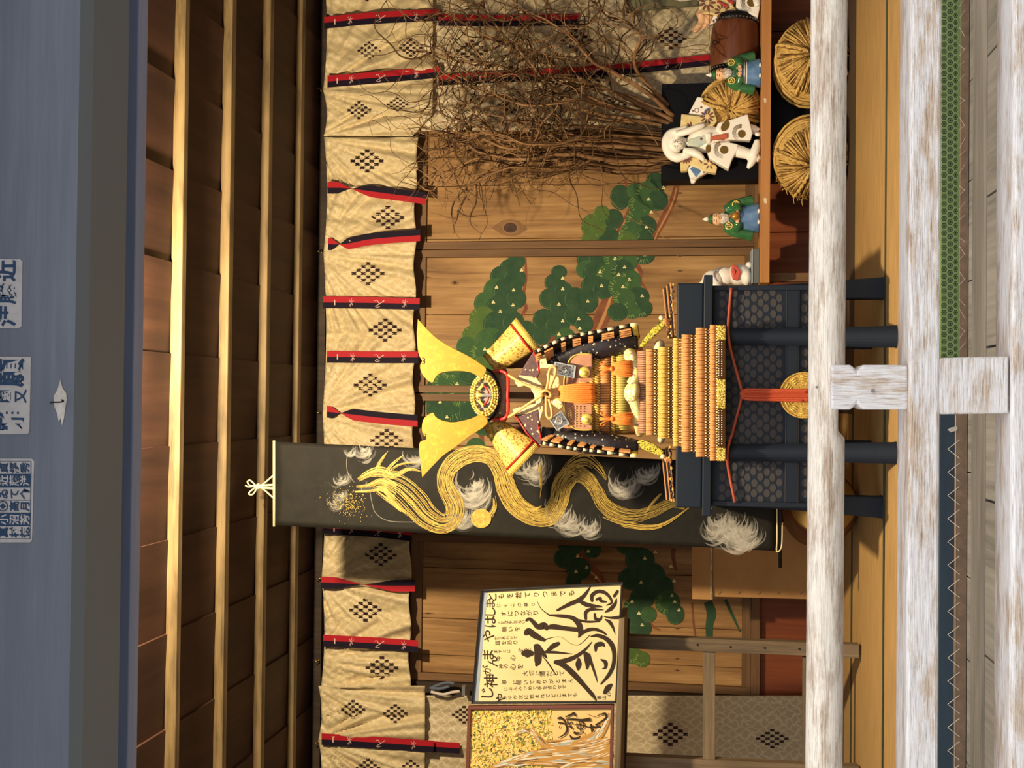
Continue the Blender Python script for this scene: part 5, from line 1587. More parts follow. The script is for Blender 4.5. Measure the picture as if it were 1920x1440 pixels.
sode([(1014, 830), (1070, 840), (1120, 846), (1196, 856)], [(1040, 816), (1084, 826), (1130, 838), (1192, 848)], -1)
flap([(1012, 657), (1022, 662), (1026, 682), (1040, 684), (1028, 690), (1012, 690)], DA - 0.04, M['creambroc'], 'guard_strap', 0.006, 0.002)
# -- gauntlets: gold and green guards with cream tufts
for pts, tuft in (([(1197, 652), (1204, 640), (1226, 612), (1244, 596), (1250, 606), (1232, 626), (1214, 642), (1206, 650)], (1240, 596)), ([(1194, 828), (1206, 824), (1226, 832), (1244, 846), (1242, 858), (1224, 850), (1204, 842)], (1243, 856))):
    mb = MB(); mb.prism(pts, DA - 0.05, DA - 0.02); g_ = obj('gauntlet', mb, M['gauntm'] if 'gauntm' in M else M.setdefault('gauntm', brocade('gold_green_guard', S(56, 54, 20), S(216, 196, 60), S(40, 40, 20), 110)), arm, bevel=0.004)
    mb = MB(); mb.ellp(tuft[0], tuft[1], DA - 0.045, 5, 5, 0.012); obj('tuft', mb, M['sashm'], g_, smooth=True)
    mb = MB()
    for k in range(6):
        mb.tubep(smooth_pts([(tuft[0] + 1, tuft[1] + 1, DA - 0.045), (tuft[0] + 8, tuft[1] + 2 + 2 * k, DA - 0.05), (tuft[0] + 16, tuft[1] + 5 + 3 * k * (1 if tuft[1] < 700 else -1), DA - 0.04)], 3), 1.2, 5)
    obj('guard_cord', mb, M['lace'], g_, smooth=True)
# -- side skirt plates lying on the lid, seen edge on
for sg, ya, yb in ((1, 533, 632), (-1, 838, 938)):
    mb = MB()
    for k in range(5):
        z = zL0 + 0.006 + 0.007 * k
        a, b = P(1262, ya + 2 * k, DA).x, P(1262, yb, DA).x
        lo_, hi_ = min(a, b), max(a, b)
        mb.add([(lo_, DA - 0.06 + 0.02 * k, z), (hi_, DA - 0.06 + 0.02 * k, z + 0.02), (hi_, DA + 0.12, z + 0.02), (lo_, DA + 0.12, z)], [(0, 1, 2, 3)], k % 2)
    obj('side_skirt', mb, [M['lace'], M['black']], arm, solid=0.005)
    mb = MB()
    for k in range(16):
        u = k / 15.0
        y = ya + (yb - ya) * u
        z = 1263 - (6 * u if sg > 0 else 6 * (1 - u))
        mb.ellp(z - 3 * (k % 2), y, DA - 0.075, 2.4, 3.2, 0.006, 0, 6, 4, k % 3 == 0)
    obj('skirt_edging', mb, [M['wine'], M['lacegold']], arm, smooth=True)
for (x, y, rv, rh) in ((1236, 650, 10, 14), (1240, 822, 7, 10)):
    mb = MB(); mb.ellp(x, y, DA + 0.01, rv, rh, 0.05, 0.2, 18, 10); obj('thigh_cloth', mb, M['sashm'], arm, smooth=True)

# -- helmet
DH = DA + 0.02
hc = P(912, 741, DH + 0.06)
helm_parent = arm
mb = MB(); mb.lathe([(0.096, 0.0), (0.095, 0.03), (0.082, 0.07), (0.055, 0.098), (0.02, 0.11), (0.0, 0.111)], Matrix.Translation(P(940, 741, DH + 0.08)), 28)
hm = obj('helmet', mb, M['lacquer'], arm, smooth=True)
# brim: black rim over red lining
def arcpts(cx, cy, rv, rh, a0, a1, n, d, dz=0.0):
    return [(cx + rv * math.cos(a0 + (a1 - a0) * k / n), cy + rh * math.sin(a0 + (a1 - a0) * k / n), d + dz * math.cos((k / n - 0.5) * math.pi)) for k in range(n + 1)]
mb = MB(); mb.tubep(arcpts(908, 741, 30, 49, -1.45, 1.45, 24, DH - 0.02, -0.05), 2.6, 8); obj('visor_rim', mb, M['black'], hm, smooth=True)
mb = MB()
mb.grid(lambda a, b: P(*arcpts(909 + 10 * b, 741, 29 + 2 * b, 48 - 2 * b, -1.3, 1.3, 24, DH - 0.01 + 0.04 * b, -0.05)[int(a * 24)]), 24, 3)
obj('brow_band', mb, plain('grey_brow_cloth', S(150, 134, 108), 0.6, c2=S(110, 96, 80), scale=200), hm, smooth=True, solid=0.003)
mb = MB()
q = smooth_pts([(920, 699), (934, 695), (946, 698), (952, 706), (953, 722), (952, 741), (953, 760), (952, 775), (946, 784), (934, 787), (920, 784)], 4)
mb.tubep([(x, y, DH - 0.03 - 0.03 * math.cos((y - 741) / 44 * 1.4)) for x, y in q], 3.3, 8)
obj('red_lining', mb, M['redlining'], hm, smooth=True)
for q_ in ([(925, 690), (945, 690), (950, 698), (945, 712), (930, 708)], [(925, 790), (945, 792), (950, 784), (945, 772), (930, 774)]):
    mb = MB(); mb.prism(q_, DH + 0.02, DH + 0.05); obj('ear_lining', mb, M['redlining'], hm)
mb = MB(); mb.grid(lambda a, b: P(934 + 15 * b, 701 + 80 * a, DH - 0.052 + 0.03 * (2 * a - 1) ** 2 + 0.004 * b), 16, 2); obj('inner_band', mb, plain('grey_inner_cloth', S(140, 126, 104), 0.7, c2=S(116, 100, 84), scale=160), hm, smooth=True, solid=0.003)
# wreath of gilt leaves with inner grey field and motif
DW = DH - 0.08
mb = MB()
mb.prism([(x, y) for x, y, z in arcpts(908, 741, 20, 30, 0, 6.283, 24, 0)][:-1], DW + 0.012, DW + 0.02); obj('crest_field', mb, plain('grey_crest', S(142, 132, 120), 0.4, 0.3), hm)
mb = MB()
for k in range(44):
    a = 2 * math.pi * k / 44
    for lay_ in range(3):
        rv, rh = 25 - 4.5 * lay_, 38 - 4.5 * lay_
        if lay_ == 2 and math.cos(a) < 0.1: continue
        x, y = 908 + rv * math.cos(a), 741 + rh * math.sin(a)
        mb.ell(P(x, y, DW - 0.004 * lay_ + 0.004 * (k % 2)), (0.0046 + 0.002 * (k % 3 == 0), 0.005, 0.006), Matrix.Rotation(a + k, 3, 'Y'), 7, 5)
obj('gold_wreath', mb, M['goldbead'], hm, smooth=True)
mb = MB()
for s in (1, -1):
    mb.prism([(893, 741 + s * 10), (899, 741 + s * 16), (907, 741 + s * 24), (906, 741 + s * 17), (900, 741 + s * 9)], DW - 0.004, DW + 0.012)
mb.ellp(896, 741, DW - 0.002, 4, 9, 0.008); mb.ellp(900, 741, DW - 0.004, 6, 4, 0.008)
obj('crest_motif', mb, M['goldbead'], hm, bevel=0.001)
mb = MB(); mb.tubep(arcpts(900, 741, 16, 20, -1.2, 1.2, 14, DW - 0.002), 2.2, 6); obj('red_arc', mb, M['redlining'], hm, smooth=True)
mb = MB(); mb.prism([(903, 738), (921, 738), (921, 744), (903, 744)], DW - 0.012, DW - 0.002); obj('horn_socket', mb, M['nail'], hm, bevel=0.001)
# great gold horns
def horn(pts):
    mb = MB(); mb.prism(smooth_pts(pts, 3), DW - 0.006, DW - 0.001)
    return obj('horn', mb, M['gold'], hm, bevel=0.001)
T5 = lambda p: (560 + p[0] / 3.84, 375 + p[1] / 3.84)
T6 = lambda p: (560 + p[0] / 3.84, 700 + p[1] / 3.84)
horn([T5(p) for p in ((858,857),(930,935),(1000,1000),(1100,1062),(1200,1112),(1280,1160),(1350,1218),(1312,1276),(1240,1242),(1150,1230),(1060,1236),(1010,1252),(980,1285),(962,1316),(920,1290),(885,1245),(874,1190),(888,1160),(868,1120),(856,1060),(850,960))])
horn([T6(p) for p in ((889,750),(878,650),(868,560),(874,495),(918,472),(892,430),(888,370),(908,318),(966,283),(985,312),(1030,338),(1090,352),(1150,348),(1240,326),(1318,296),(1362,342),(1330,388),(1230,452),(1130,530),(1040,592),(960,672))])
mb = MB()
for (x, y) in ((794, 677), (796, 819)):
    mb.tubep(smooth_pts([(x - 3, y - 6, DW - 0.007), (x + 1, y - 5, DW - 0.007), (x + 2, y - 1, DW - 0.007), (x - 1, y, DW - 0.007), (x + 2, y + 1, DW - 0.007), (x + 1, y + 5, DW - 0.007), (x - 3, y + 5, DW - 0.007)], 3), 0.8, 5)
obj('horn_scroll', mb, M['bannerdark'], hm)
# turned-back flaps of gold brocade
def fuki(i0, i1, o0, o1, sgn):
    """inner end from i0 to i1, outer flared end from o0 to o1"""
    f = lambda a, b: (lambda p: P(p[0], p[1], DH + 0.03 - 0.055 * math.sin(math.pi * (0.08 + 0.84 * b)) * (0.8 + 0.3 * a) - 0.02 * a))(
        lerp2(lerp2(i0, i1, b), lerp2(o0, o1, b), a))
    mb = MB(); mb.grid(f, 16, 16); w = obj('turned_back_flap', mb, M['goldbroc'], hm, smooth=True, solid=0.004)
    mb = MB()
    mb.tube([f(0.97, k / 16) + Vector((0, -0.004, 0)) for k in range(17)], 0.0045, 6); obj('red_cord', mb, M['redlining'], w, smooth=True)
    mb = MB()
    for k in range(30):
        b = k / 29
        p, q_ = f(0.99, b), f(1.0, b)
        v = (f(1.0, b) - f(0.9, b)).normalized() * 0.03
        mb.tube([p, p + v], 0.0034, 5, k % 2)
    obj('braid_fringe', mb, [M['lacegold'], M['goldbead']], w, smooth=True)
    mb = MB(); mb.ell(f(0.22, 0.12) + Vector((0, -0.004, 0)), (0.014, 0.008, 0.018), None, 12, 7); mb.ell(f(0.22, 0.12) + Vector((0, -0.011, 0)), (0.008, 0.006, 0.010), None, 10, 6); obj('flap_boss', mb, M['goldbead'], w, smooth=True)
fuki((906, 668), (932, 700), (960, 607), (1000, 659), 1)
fuki((906, 800), (936, 784), (952, 882), (1004, 826), -1)
for ya, yb in ((655, 690), (792, 838)):
    mb = MB()
    mb.grid(lambda a, b: P(940 + 62 * a, ya + (yb - ya) * b, DH + 0.10 + 0.02 * b), 8, 6)
    obj('neck_guard', mb, M['neckm'] if 'neckm' in M else M.setdefault('neckm', plain('dark_red_neck_guard', S(84, 46, 28), 0.6)), hm, smooth=True, solid=0.006)
# -- chin cords, knot and bow
mb = MB()
dk = DA - 0.055
ropes = [[(947, 699, DH - 0.02), (958, 706, dk + 0.02), (975, 716, dk), (992, 724, dk - 0.01), (1010, 730, dk - 0.02), (1024, 735, dk - 0.02)],
         [(948, 784, DH - 0.02), (960, 778, dk + 0.02), (978, 766, dk), (996, 754, dk - 0.01), (1012, 744, dk - 0.02), (1024, 738, dk - 0.02)],
         [(1024, 734, dk - 0.02), (1028, 715, dk - 0.03), (1030, 695, dk - 0.03), (1036, 688, dk - 0.03), (1042, 691, dk - 0.03), (1040, 705, dk - 0.03), (1034, 720, dk - 0.03), (1028, 736, dk - 0.03)],
         [(1024, 742, dk - 0.02), (1024, 760, dk - 0.03), (1025, 778, dk - 0.03), (1030, 785, dk - 0.03), (1035, 780, dk - 0.03), (1034, 766, dk - 0.03), (1029, 748, dk - 0.03)],
         [(1018, 742, dk - 0.02), (1016, 736, dk - 0.035), (1024, 732, dk - 0.04), (1032, 737, dk - 0.035), (1032, 744, dk - 0.03), (1022, 744, dk - 0.035)],
         [(1030, 737, dk - 0.03), (1038, 735, dk - 0.02), (1046, 733, dk - 0.01)], [(1030, 742, dk - 0.03), (1040, 744, dk - 0.02), (1048, 745, dk - 0.01)]]
for r_ in ropes:
    mb.tubep(smooth_pts(r_, 5), 2.7, 8)
obj('chin_cord', mb, M['ropebeige'], arm, smooth=True)

# ================================================================== shelf at the right with its figures
DSF = 5.58
zs_t = P(1427, 250, DSF).z; zs_b = P(1445, 250, DSF).z
xs0 = P(1436, 530, DSF).x
t = thing('display_shelf', ((xs0 + XR - 0.2) / 2, DSF + 0.2, 0), 'long orange wooden shelf board at the right carrying figures above the straw bales', 'shelf')
mb = MB(); mb.box((xs0, DSF, zs_b), (XR - 0.05, DSF + 0.18, zs_t)); obj('shelf_board', mb, M['shelf'], t, bevel=0.002)
mb = MB()
mb.box((xs0 + 0.02, DSF + 0.14, 0.0), (xs0 + 0.06, DSF + 0.19, zs_b)); obj('leg', mb, M['frame'], t); mb = MB(); mb.box((XR - 0.14, DSF + 0.14, 0.0), (XR - 0.1, DSF + 0.19, zs_b))
obj('leg', mb, M['frame'], t)
mb = MB()
for (x, y, a, b) in ((1434.5, 188, 2.5, 5), (1435, 376, 3.5, 6)):
    mb.prism([(x - a, y - b * 0.6), (x, y - b), (x + a, y - b * 0.4), (x + a * 0.7, y + b), (x - a * 0.6, y + b * 0.8)], DSF - 0.001, DSF + 0.001)
obj('torn_label', mb, M['sashm'], t)
t2 = thing('plinth', P(1420, 499, DSF + 0.06), 'low grey plinth board at the left end of the shelf, under the white dog figure', 'plinth')
t2.location.z = zs_t
ph = P(1410, 499, DSF + 0.06).z
mb = MB(); a_, b_ = P(1420, 531, DSF + 0.06).x, P(1420, 467, DSF + 0.06).x
mb.box((a_, DSF + 0.05, zs_t + 0.0005), (b_, DSF + 0.22, ph)); obj('plinth_board', mb, plain('grey_board', S(96, 104, 104), 0.6), t2, bevel=0.002)
mb = MB(); mb.box((a_, DSF + 0.045, ph - 0.004), (b_, DSF + 0.22, ph + 0.002)); obj('top_edge', mb, M['mount'], t2)

# ---- straw bales
def bale(name_label, px, py, d, R, L, yaw, frayed=False, base=0.0, wide=1.0):
    c = P(px, py, d)
    t = thing('straw_bale', (c.x, c.y + L / 2, base), name_label, 'bale', 'straw bales by the shelf')
    rot = Matrix.Translation(Vector((c.x, c.y, base + R))) @ Matrix.Rotation(yaw, 4, 'Z') @ Matrix.Diagonal((wide, 1, 1, 1)) @ Matrix.Rotation(-math.pi / 2, 4, 'X')
    # local z runs away from the viewer
    mb = MB()
    prof = [(R * 0.93, 0.0), (R * 0.98, 0.02)]
    k = 0
    z = 0.03
    while z < L - 0.03:
        prof += [(R * (1.0 if k % 2 == 0 else 0.965), z)]
        z += 0.012; k += 1
    prof += [(R * 0.95, L)]
    mb.lathe(prof, rot, 36)
    obj('bale_wrap', mb, M['straw'], t, smooth=False)
    mb = MB()
    rngb = random.Random(int(px))
    nst = 150
    for k in range(nst):
        a = 2 * math.pi * k / nst + rngb.uniform(-0.02, 0.02)
        r0, r1 = rngb.uniform(0.02, 0.3) * R, R * rngb.uniform(0.92, 1.0)
        dz0, dz1 = -0.035 + rngb.uniform(-0.006, 0.006), -0.004 + rngb.uniform(-0.008, 0.004)
        b = a + rngb.uniform(-0.1, 0.1)
        p0 = rot @ Vector((r0 * math.cos(a), r0 * math.sin(a), dz0)); pm = rot @ Vector(((r0 + r1) / 2 * math.cos((a + b) / 2), (r0 + r1) / 2 * math.sin((a + b) / 2), -0.034)); p1 = rot @ Vector((r1 * math.cos(b), r1 * math.sin(b), dz1))
        mb.tube([p0, pm, p1], [0.003, 0.0042, 0.0035], 5, rngb.choice((0, 0, 0, 1)))
    mb.lathe([(0.0, -0.012), (R * 0.9, -0.006), (R * 0.93, 0.004)], rot, 30, 1)
    obj('bale_end', mb, [M['straw'], M['strawdark']], t, smooth=True)
    mb = MB()
    def rope(pts, r):
        n = 40
        q = smooth_pts([tuple(p) for p in pts], 10)
        for s in (0, 1):
            mb.tube([Vector(p) + Vector((0.004 * math.cos(i * 0.9 + s * math.pi), -0.003, 0.004 * math.sin(i * 0.9 + s * math.pi))) for i, p in enumerate(q)], r, 5)
    for a in (0.4, 2.0, 3.6, 5.0):
        rope([rot @ Vector((0.03 * math.cos(a), 0.03 * math.sin(a), -0.048)), rot @ Vector((R * 0.55 * math.cos(a), R * 0.55 * math.sin(a), -0.046)), rot @ Vector((R * math.cos(a), R * math.sin(a), -0.01)), rot @ Vector((R * 1.03 * math.cos(a), R * 1.03 * math.sin(a), 0.05))], 0.0055)
    for zz in (0.06, L * 0.5, L * 0.85):
        pr = [rot @ Vector((R * 1.03 * math.cos(2 * math.pi * k / 24), R * 1.03 * math.sin(2 * math.pi * k / 24), zz)) for k in range(25)]
        for s in (0, 1):
            mb.tube([p + Vector((0, 0.006 * s, 0)) for p in pr], 0.006, 5)
    obj('straw_rope', mb, M['straw'], t, smooth=True)
    if frayed:
        mb = MB()
        for k in range(150):
            a = rngb.uniform(2.2, 4.3); zz = rngb.uniform(0.02, L)
            p = rot @ Vector((R * math.cos(a), R * math.sin(a), zz)); dv = Vector((rngb.uniform(-1, 0.1), rngb.uniform(-1, 0.2), rngb.uniform(-0.8, 0.6))).normalized() * rngb.uniform(0.02, 0.05)
            mb.tube([p, p + dv * 0.6 + Vector((0, 0, 0.004)), p + dv], [0.003, 0.0025, 0.0012], 4)
        obj('loose_straw', mb, M['straw'], t)
    return t
bale('fat straw bale under the shelf, its radial end toward the viewer, nearest the right edge', 1500, 106, 5.53, 0.162, 0.22, 0.0, False, 0.001, 1.14)
bale('fat straw bale under the shelf with a frayed woven side, left of its twin', 1500, 306, 5.53, 0.162, 0.18, math.radians(-30), True, 0.001, 1.08)
rb = 54 * SC(5.72)
bale('small straw bale on top of the shelf, right behind the white maned dancer', 1393, 205, 5.69, rb, 0.075, math.radians(-22), False, zs_t)

# ---- glazed black pot holding the dry branches
DP = 5.835
zpt = P(1240, 250, DP - 0.07).z
x0, x1 = P(1300, 337, DP - 0.08).x, P(1300, 155, DP - 0.08).x
t = thing('planter', ((x0 + x1) / 2, DP, 0.001), 'tall black square planter standing behind the shelf and the white maned dancer', 'planter')
mb = MB()
zg = 0.001
for (a, b) in (((x0, DP - 0.07, zg), (x1, DP - 0.056, zpt)), ((x0, DP + 0.056, zg), (x1, DP + 0.07, zpt)), ((x0, DP - 0.056, zg), (x0 + 0.014, DP + 0.056, zpt)), ((x1 - 0.014, DP - 0.056, zg), (x1, DP + 0.056, zpt)), ((x0 + 0.014, DP - 0.056, zg), (x1 - 0.014, DP + 0.056, zg + 0.014))):
    mb.box(a, b)
obj('pot_wall', mb, M['pots'], t)
mb = MB(); mb.box((x0 + 0.014, DP - 0.056, zpt - 0.06), (x1 - 0.014, DP + 0.056, zpt - 0.03)); obj('soil', mb, M['strawdark'], t)

# ---- the dry branches
t = thing('dry_branches', ((x0 + x1) / 2, DP, zpt - 0.03), 'tall tangled bunch of dry curling branches rising from the black planter', 'branches')
rng = random.Random(21)
def wander(start, ang, length, curl, d, dd, r0, r1, step=7.0):
    """a curling twig in pixels and depth: returns points and radii"""
    pts = []
    x, y = start
    n = max(4, int(length / step))
    ph = rng.uniform(0, 6.28); c = rng.uniform(-curl, curl)
    for i in range(n + 1):
        pts.append((x, y, d))
        ang += c * step * 0.01 + math.sin(i * 0.55 + ph) * 0.16 + rng.gauss(0, 0.09)
        if i % 7 == 6: c = rng.uniform(-curl, curl)
        x += -math.cos(ang) * step; y += -math.sin(ang) * step
        d = min(5.86, max(5.42, d + dd + rng.gauss(0, 0.004)))
    rad = [r0 + (r1 - r0) * i / n for i in range(n + 1)]
    return pts, rad
mains = [  # px, py paths of the thick stems (pot mouth to tip), radius
 ([(1262, 318), (1180, 322), (1090, 312), (1010, 330), (930, 322), (880, 345), (850, 380)], 3.6), ([(1262, 310), (1170, 314), (1080, 300), (990, 312), (900, 300), (840, 330), (812, 360)], 4.2),
 ([(1262, 300), (1160, 300), (1060, 290), (980, 300), (900, 285), (860, 270), (800, 300)], 4.6), ([(1262, 292), (1170, 286), (1070, 282), (990, 290), (910, 292), (850, 280), (830, 255)], 4.2),
 ([(1262, 284), (1180, 276), (1080, 274), (1000, 282), (930, 270), (880, 240), (850, 200)], 4.6), ([(1262, 276), (1170, 268), (1090, 262), (1010, 272), (940, 250), (900, 225), (870, 190)], 4.0),
 ([(1262, 266), (1180, 258), (1100, 246), (1010, 250), (930, 262), (850, 300), (800, 340)], 3.6), ([(1262, 255), (1180, 244), (1110, 236), (1040, 236), (960, 228), (900, 250), (850, 262)], 4.0),
 ([(1262, 235), (1200, 215), (1140, 200), (1080, 190), (1000, 196), (930, 180), (860, 150)], 4.2), ([(1262, 225), (1190, 195), (1130, 168), (1070, 150), (1000, 140), (930, 120), (860, 110), (780, 90)], 4.6),
 ([(1262, 215), (1215, 175), (1160, 140), (1110, 110), (1060, 60), (1010, 30), (960, 10)], 4.4), ([(1262, 205), (1205, 150), (1190, 110), (1200, 70), (1170, 40), (1120, 10)], 4.0),
 ([(1262, 228), (1150, 200), (1090, 170), (1040, 120), (980, 90), (900, 60), (830, 20)], 4.2), ([(1262, 240), (1180, 225), (1100, 205), (1030, 160), (990, 110), (940, 60), (900, 10)], 3.8),
 ([(1262, 306), (1140, 296), (1050, 312), (960, 316), (900, 340), (868, 372), (850, 420)], 3.0), ([(1262, 296), (1130, 292), (1040, 296), (950, 300), (880, 310), (820, 330), (800, 372)], 3.0)]
for k, (path, r) in enumerate(mains):
    d0 = 5.79 + 0.02 * math.cos(k)
    q = smooth_pts([(x, y + rng.uniform(-3, 3), max(5.46, d0 - 0.05 * i - (0.03 * (k % 3)) * i)) for i, (x, y) in enumerate(path)], 7)
    n = len(q) - 1
    q = [(x + 1.5 * noise.noise(Vector((x * 0.05, k, 0))), y + 3.0 * noise.noise(Vector((x * 0.03, k, 3))), d) for x, y, d in q]
    mb = MB()
    mb.tubep(q, [r * (1 - 0.75 * i / n) + 0.3 for i in range(n + 1)], 7, 0)
    # companions twisting along the stem
    for c in range(3):
        o = rng.uniform(-9, 9); o2 = rng.uniform(-0.03, 0.03); ph = rng.uniform(0, 6)
        seg = [(x + 2 * math.sin(i * 0.3 + ph), y + o * math.sin(i * 0.12 + ph) + o * 0.5, d + o2) for i, (x, y, d) in enumerate(q[: rng.randrange(n // 2, n)])]
        mb.tubep(seg, [1.9 * (1 - 0.6 * i / len(seg)) for i in range(len(seg))], 5, rng.randrange(2))
    right = k in (4, 5, 7, 8, 9, 10, 11, 12, 13)
    for tw in range(36 if right else 14):
        i = rng.randrange(int(n * (0.25 if right else 0.42)), n + 1)
        x, y, d = q[i]
        j = max(0, i - 2)
        base = math.atan2(q[j][1] - y, q[j][0] - x)
        ang = base + rng.choice((-1, 1)) * rng.uniform(0.3, 1.3)
        L = rng.uniform(60, 300) if right else rng.uniform(30, 110)
        pts, rad = wander((x, y), ang, L, 2.6 if right else 1.5, d, rng.uniform(-0.006, 0.003), rng.choice((0.8, 1.1, 1.5, 2.2)), 0.45)
        pts = [(min(max(px_, 640 + 0.3 * max(0, py_ - 60)), 1330), py_, dd_) for px_, py_, dd_ in pts if py_ < 455]
        for ci, q_ in enumerate(pts):
            if ci > 1 and q_[0] > 1236 and 140 < q_[1] < 345:
                pts = pts[:ci]; break
        if len(pts) < 4: continue
        mb.tubep(pts, rad[:len(pts)], 4, 1 if rng.random() < 0.6 else 0)
        if right and rng.random() < 0.6:
            i2 = rng.randrange(2, len(pts) - 1)
            p2, r2 = wander(pts[i2][:2], rng.uniform(0, 6.28), rng.uniform(30, 110), 3.2, pts[i2][2], rng.uniform(-0.004, 0.004), 0.9, 0.4)
            p2 = [p for p in p2 if p[1] < 400 and p[0] > 630 and (p[0] < 1236 or p[1] < 140)]
            if len(p2) > 3: mb.tubep(p2, r2[:len(p2)], 4, 1)
    obj('branch', mb, [M['barkpale'], M['twig']], t, smooth=True)

# ---- big drum lying on the shelf
t = thing('taiko_drum', P(1427, 88, 5.66), 'brown barrel drum with studded black skins lying on the shelf at the right', 'drum')
c = P(1381, 88, 5.755); rr = (P(1333, 88, 5.70) - P(1427, 88, 5.70)).length / 2
c.z = zs_t + rr + 0.001
hl = 52 * SC(5.7)
rot = Matrix.Translation(c) @ Matrix.Rotation(math.radians(3), 4, 'Y') @ Matrix.Rotation(math.pi / 2, 4, 'Y')
mb = MB(); mb.lathe([(rr * 0.86, -hl), (rr * 0.95, -hl * 0.6), (rr, 0), (rr * 0.95, hl * 0.6), (rr * 0.86, hl)], rot, 36); obj('drum_body', mb, M['drumwood'], t, smooth=True)
for s in (1, -1):
    mb = MB(); mb.lathe([(0, s * (hl + 0.012)), (rr * 0.84, s * (hl + 0.010)), (rr * 0.88, s * (hl - 0.004)), (rr * 0.915, s * (hl - 0.026))], rot, 36); sk = obj('drum_skin', mb, M['black'], t, smooth=True)
    mb = MB()
    for k in range(40):
        a = 2 * math.pi * k / 40
        mb.ell(rot @ Vector((rr * 0.92 * math.cos(a), rr * 0.92 * math.sin(a), s * (hl - 0.018))), 0.0042, None, 6, 4)
    obj('stud', mb, M['nail'], sk, smooth=True)
mb = MB(); c2 = P(1341, 81, 5.66); q = [c2 + Vector((0.010 * math.cos(2 * math.pi * k / 14), -0.004 - 0.006, 0.012 * math.sin(2 * math.pi * k / 14))) for k in range(15)]; mb.tube(q, 0.0022, 6); obj('ring_handle', mb, M['black'], t, smooth=True)

# ---- white maned dancers
def petals(mb, cx, cy, r0, r1, d, n=9, a0=0.0, span=6.283, mi=0):
    for k in range(n):
        a = a0 + span * k / n
        pts = []
        for i in range(8):
            u = 2 * math.pi * i / 8
            l, w = (r1 - r0) / 2 * math.cos(u), (r1 - r0) * 0.2 * math.sin(u)
            x, y = (r0 + r1) / 2 + l, w
            pts.append((cx + x * math.cos(a) - y * math.sin(a), cy + x * math.sin(a) + y * math.cos(a)))
        mb.poly(pts, d, mi)
def swirl(mb, cx, cy, r, d, mi=0, ang=0.0):
    mb.disc(cx + 3 * math.cos(ang), cy + 3 * math.sin(ang), r * 0.5, r * 0.5, d, mi, 16)
    for k in range(4):
        rr_ = r * (0.62 + 0.13 * k)
        pts = [(cx + rr_ * math.cos(ang + 1.2 + i * 0.22), cy + rr_ * math.sin(ang + 1.2 + i * 0.22)) for i in range(14)]
        mb.ribbon(pts, [0.4 + 1.3 * i / 13 for i in range(14)], d, mi)
def blob(name, parent, mm, parts, rm=0.006):
    """several overlapping ellipsoids/tubes fused into one smooth body"""
    mb = MB()
    for p in parts:
        if p[0] == 'e':
            mb.ellp(*p[1:])
        else:
            q = smooth_pts(p[1], 4)
            mb.tube([P(a, b, c) for a, b, c, r in q], [r * SC(c) for a, b, c, r in q], 10)
    return obj(name, mb, mm, parent, remesh=rm)
D1 = DSF + 0.075
t = thing('dancer_figure', P(1426, 270, D1), 'white maned dancer figurine in a cream and gold robe before the black planter', 'figurine')
t.location.z = zs_t
blob('body', t, M['white'], [('e', 1330, 262, D1, 40, 26, 0.05), ('e', 1275, 268, D1, 14, 13, 0.03), ('t', [(1290, 266, D1, 10), (1320, 262, D1, 16), (1350, 262, D1, 18)]), ('t', [(1350, 250, D1, 16), (1385, 244, D1, 14), (1410, 242, D1, 9), (1421, 248, D1, 8)]), ('t', [(1360, 280, D1 - 0.02, 14), (1385, 284, D1 - 0.03, 12), (1412, 292, D1 - 0.04, 9), (1424, 300, D1 - 0.05, 6)])], 0.005)
blob('mane', t, M['white'], [('t', [(1296, 288, D1 - 0.02, 6), (1270, 296, D1 - 0.01, 9), (1254, 284, D1, 10), (1251, 266, D1, 11), (1258, 252, D1, 10), (1274, 246, D1 - 0.01, 8), (1290, 240, D1 - 0.03, 6)]), ('t', [(1268, 252, D1 - 0.03, 6), (1290, 246, D1 - 0.045, 7), (1310, 238, D1 - 0.05, 6), (1322, 234, D1 - 0.05, 3)]), ('t', [(1282, 282, D1 - 0.03, 6), (1300, 286, D1 - 0.045, 8), (1314, 294, D1 - 0.05, 6), (1320, 302, D1 - 0.05, 3)]), ('e', 1263, 269, D1 + 0.005, 17, 25, 0.035)], 0.0042)
hd = blob('head', t, M['white'], [('e', 1271, 270, D1 - 0.045, 11.5, 9.5, 0.022)], 0.003)
mb = MB()
fd = D1 - 0.069
for s in (1, -1):
    mb.ribbon([(1264 + 0.3, 270 + s * 2), (1265, 270 + s * 4), (1267, 270 + s * 6)], [0.8, 1.2, 0.6], fd)
    mb.ribbon([(1269.5, 270 + s * 2.2), (1270, 270 + s * 4), (1271.0, 270 + s * 5.5)], [0.6, 1.3, 0.6], fd)
mb.ribbon([(1277.5, 268), (1278, 270), (1277.5, 272)], [0.6, 1.0, 0.6], fd)
obj('face_paint', mb, M['bannerdark'], hd)
mb = MB(); mb.ellp(1273, 270, fd + 0.002, 3.2, 1.6, 0.004, 0, 8, 5); obj('nose', mb, M['white'], hd, smooth=True)
def garment(name, pts, d, dep, mm, par, decor=None):
    mb = MB(); mb.prism(pts, d, d + dep); o = obj(name, mb, mm, par, bevel=0.005)
    if decor:
        for m2, fn in decor:
            mb = MB(); fn(mb, d - 0.0009); obj('pattern', mb, m2, o)
    return o
T7 = lambda p: (1240 + p[0] / 8.0, 160 + p[1] / 8.0)
X7 = lambda l: [T7(p) for p in l]
garment('robe', X7([(300,425),(600,462),(770,320),(840,530),(740,660),(640,600),(560,640),(420,650),(285,640)]), D1 - 0.02, 0.05, M['robe'], t, [(M['petal'], lambda mb, d: (petals(mb, *T7((690, 470)), 4, 14, d, 10), petals(mb, *T7((450, 640)), 3, 12, d, 5, 2.2, 3.0), petals(mb, *T7((740, 680)), 3, 11, d, 4, -0.4, 2.0)))])
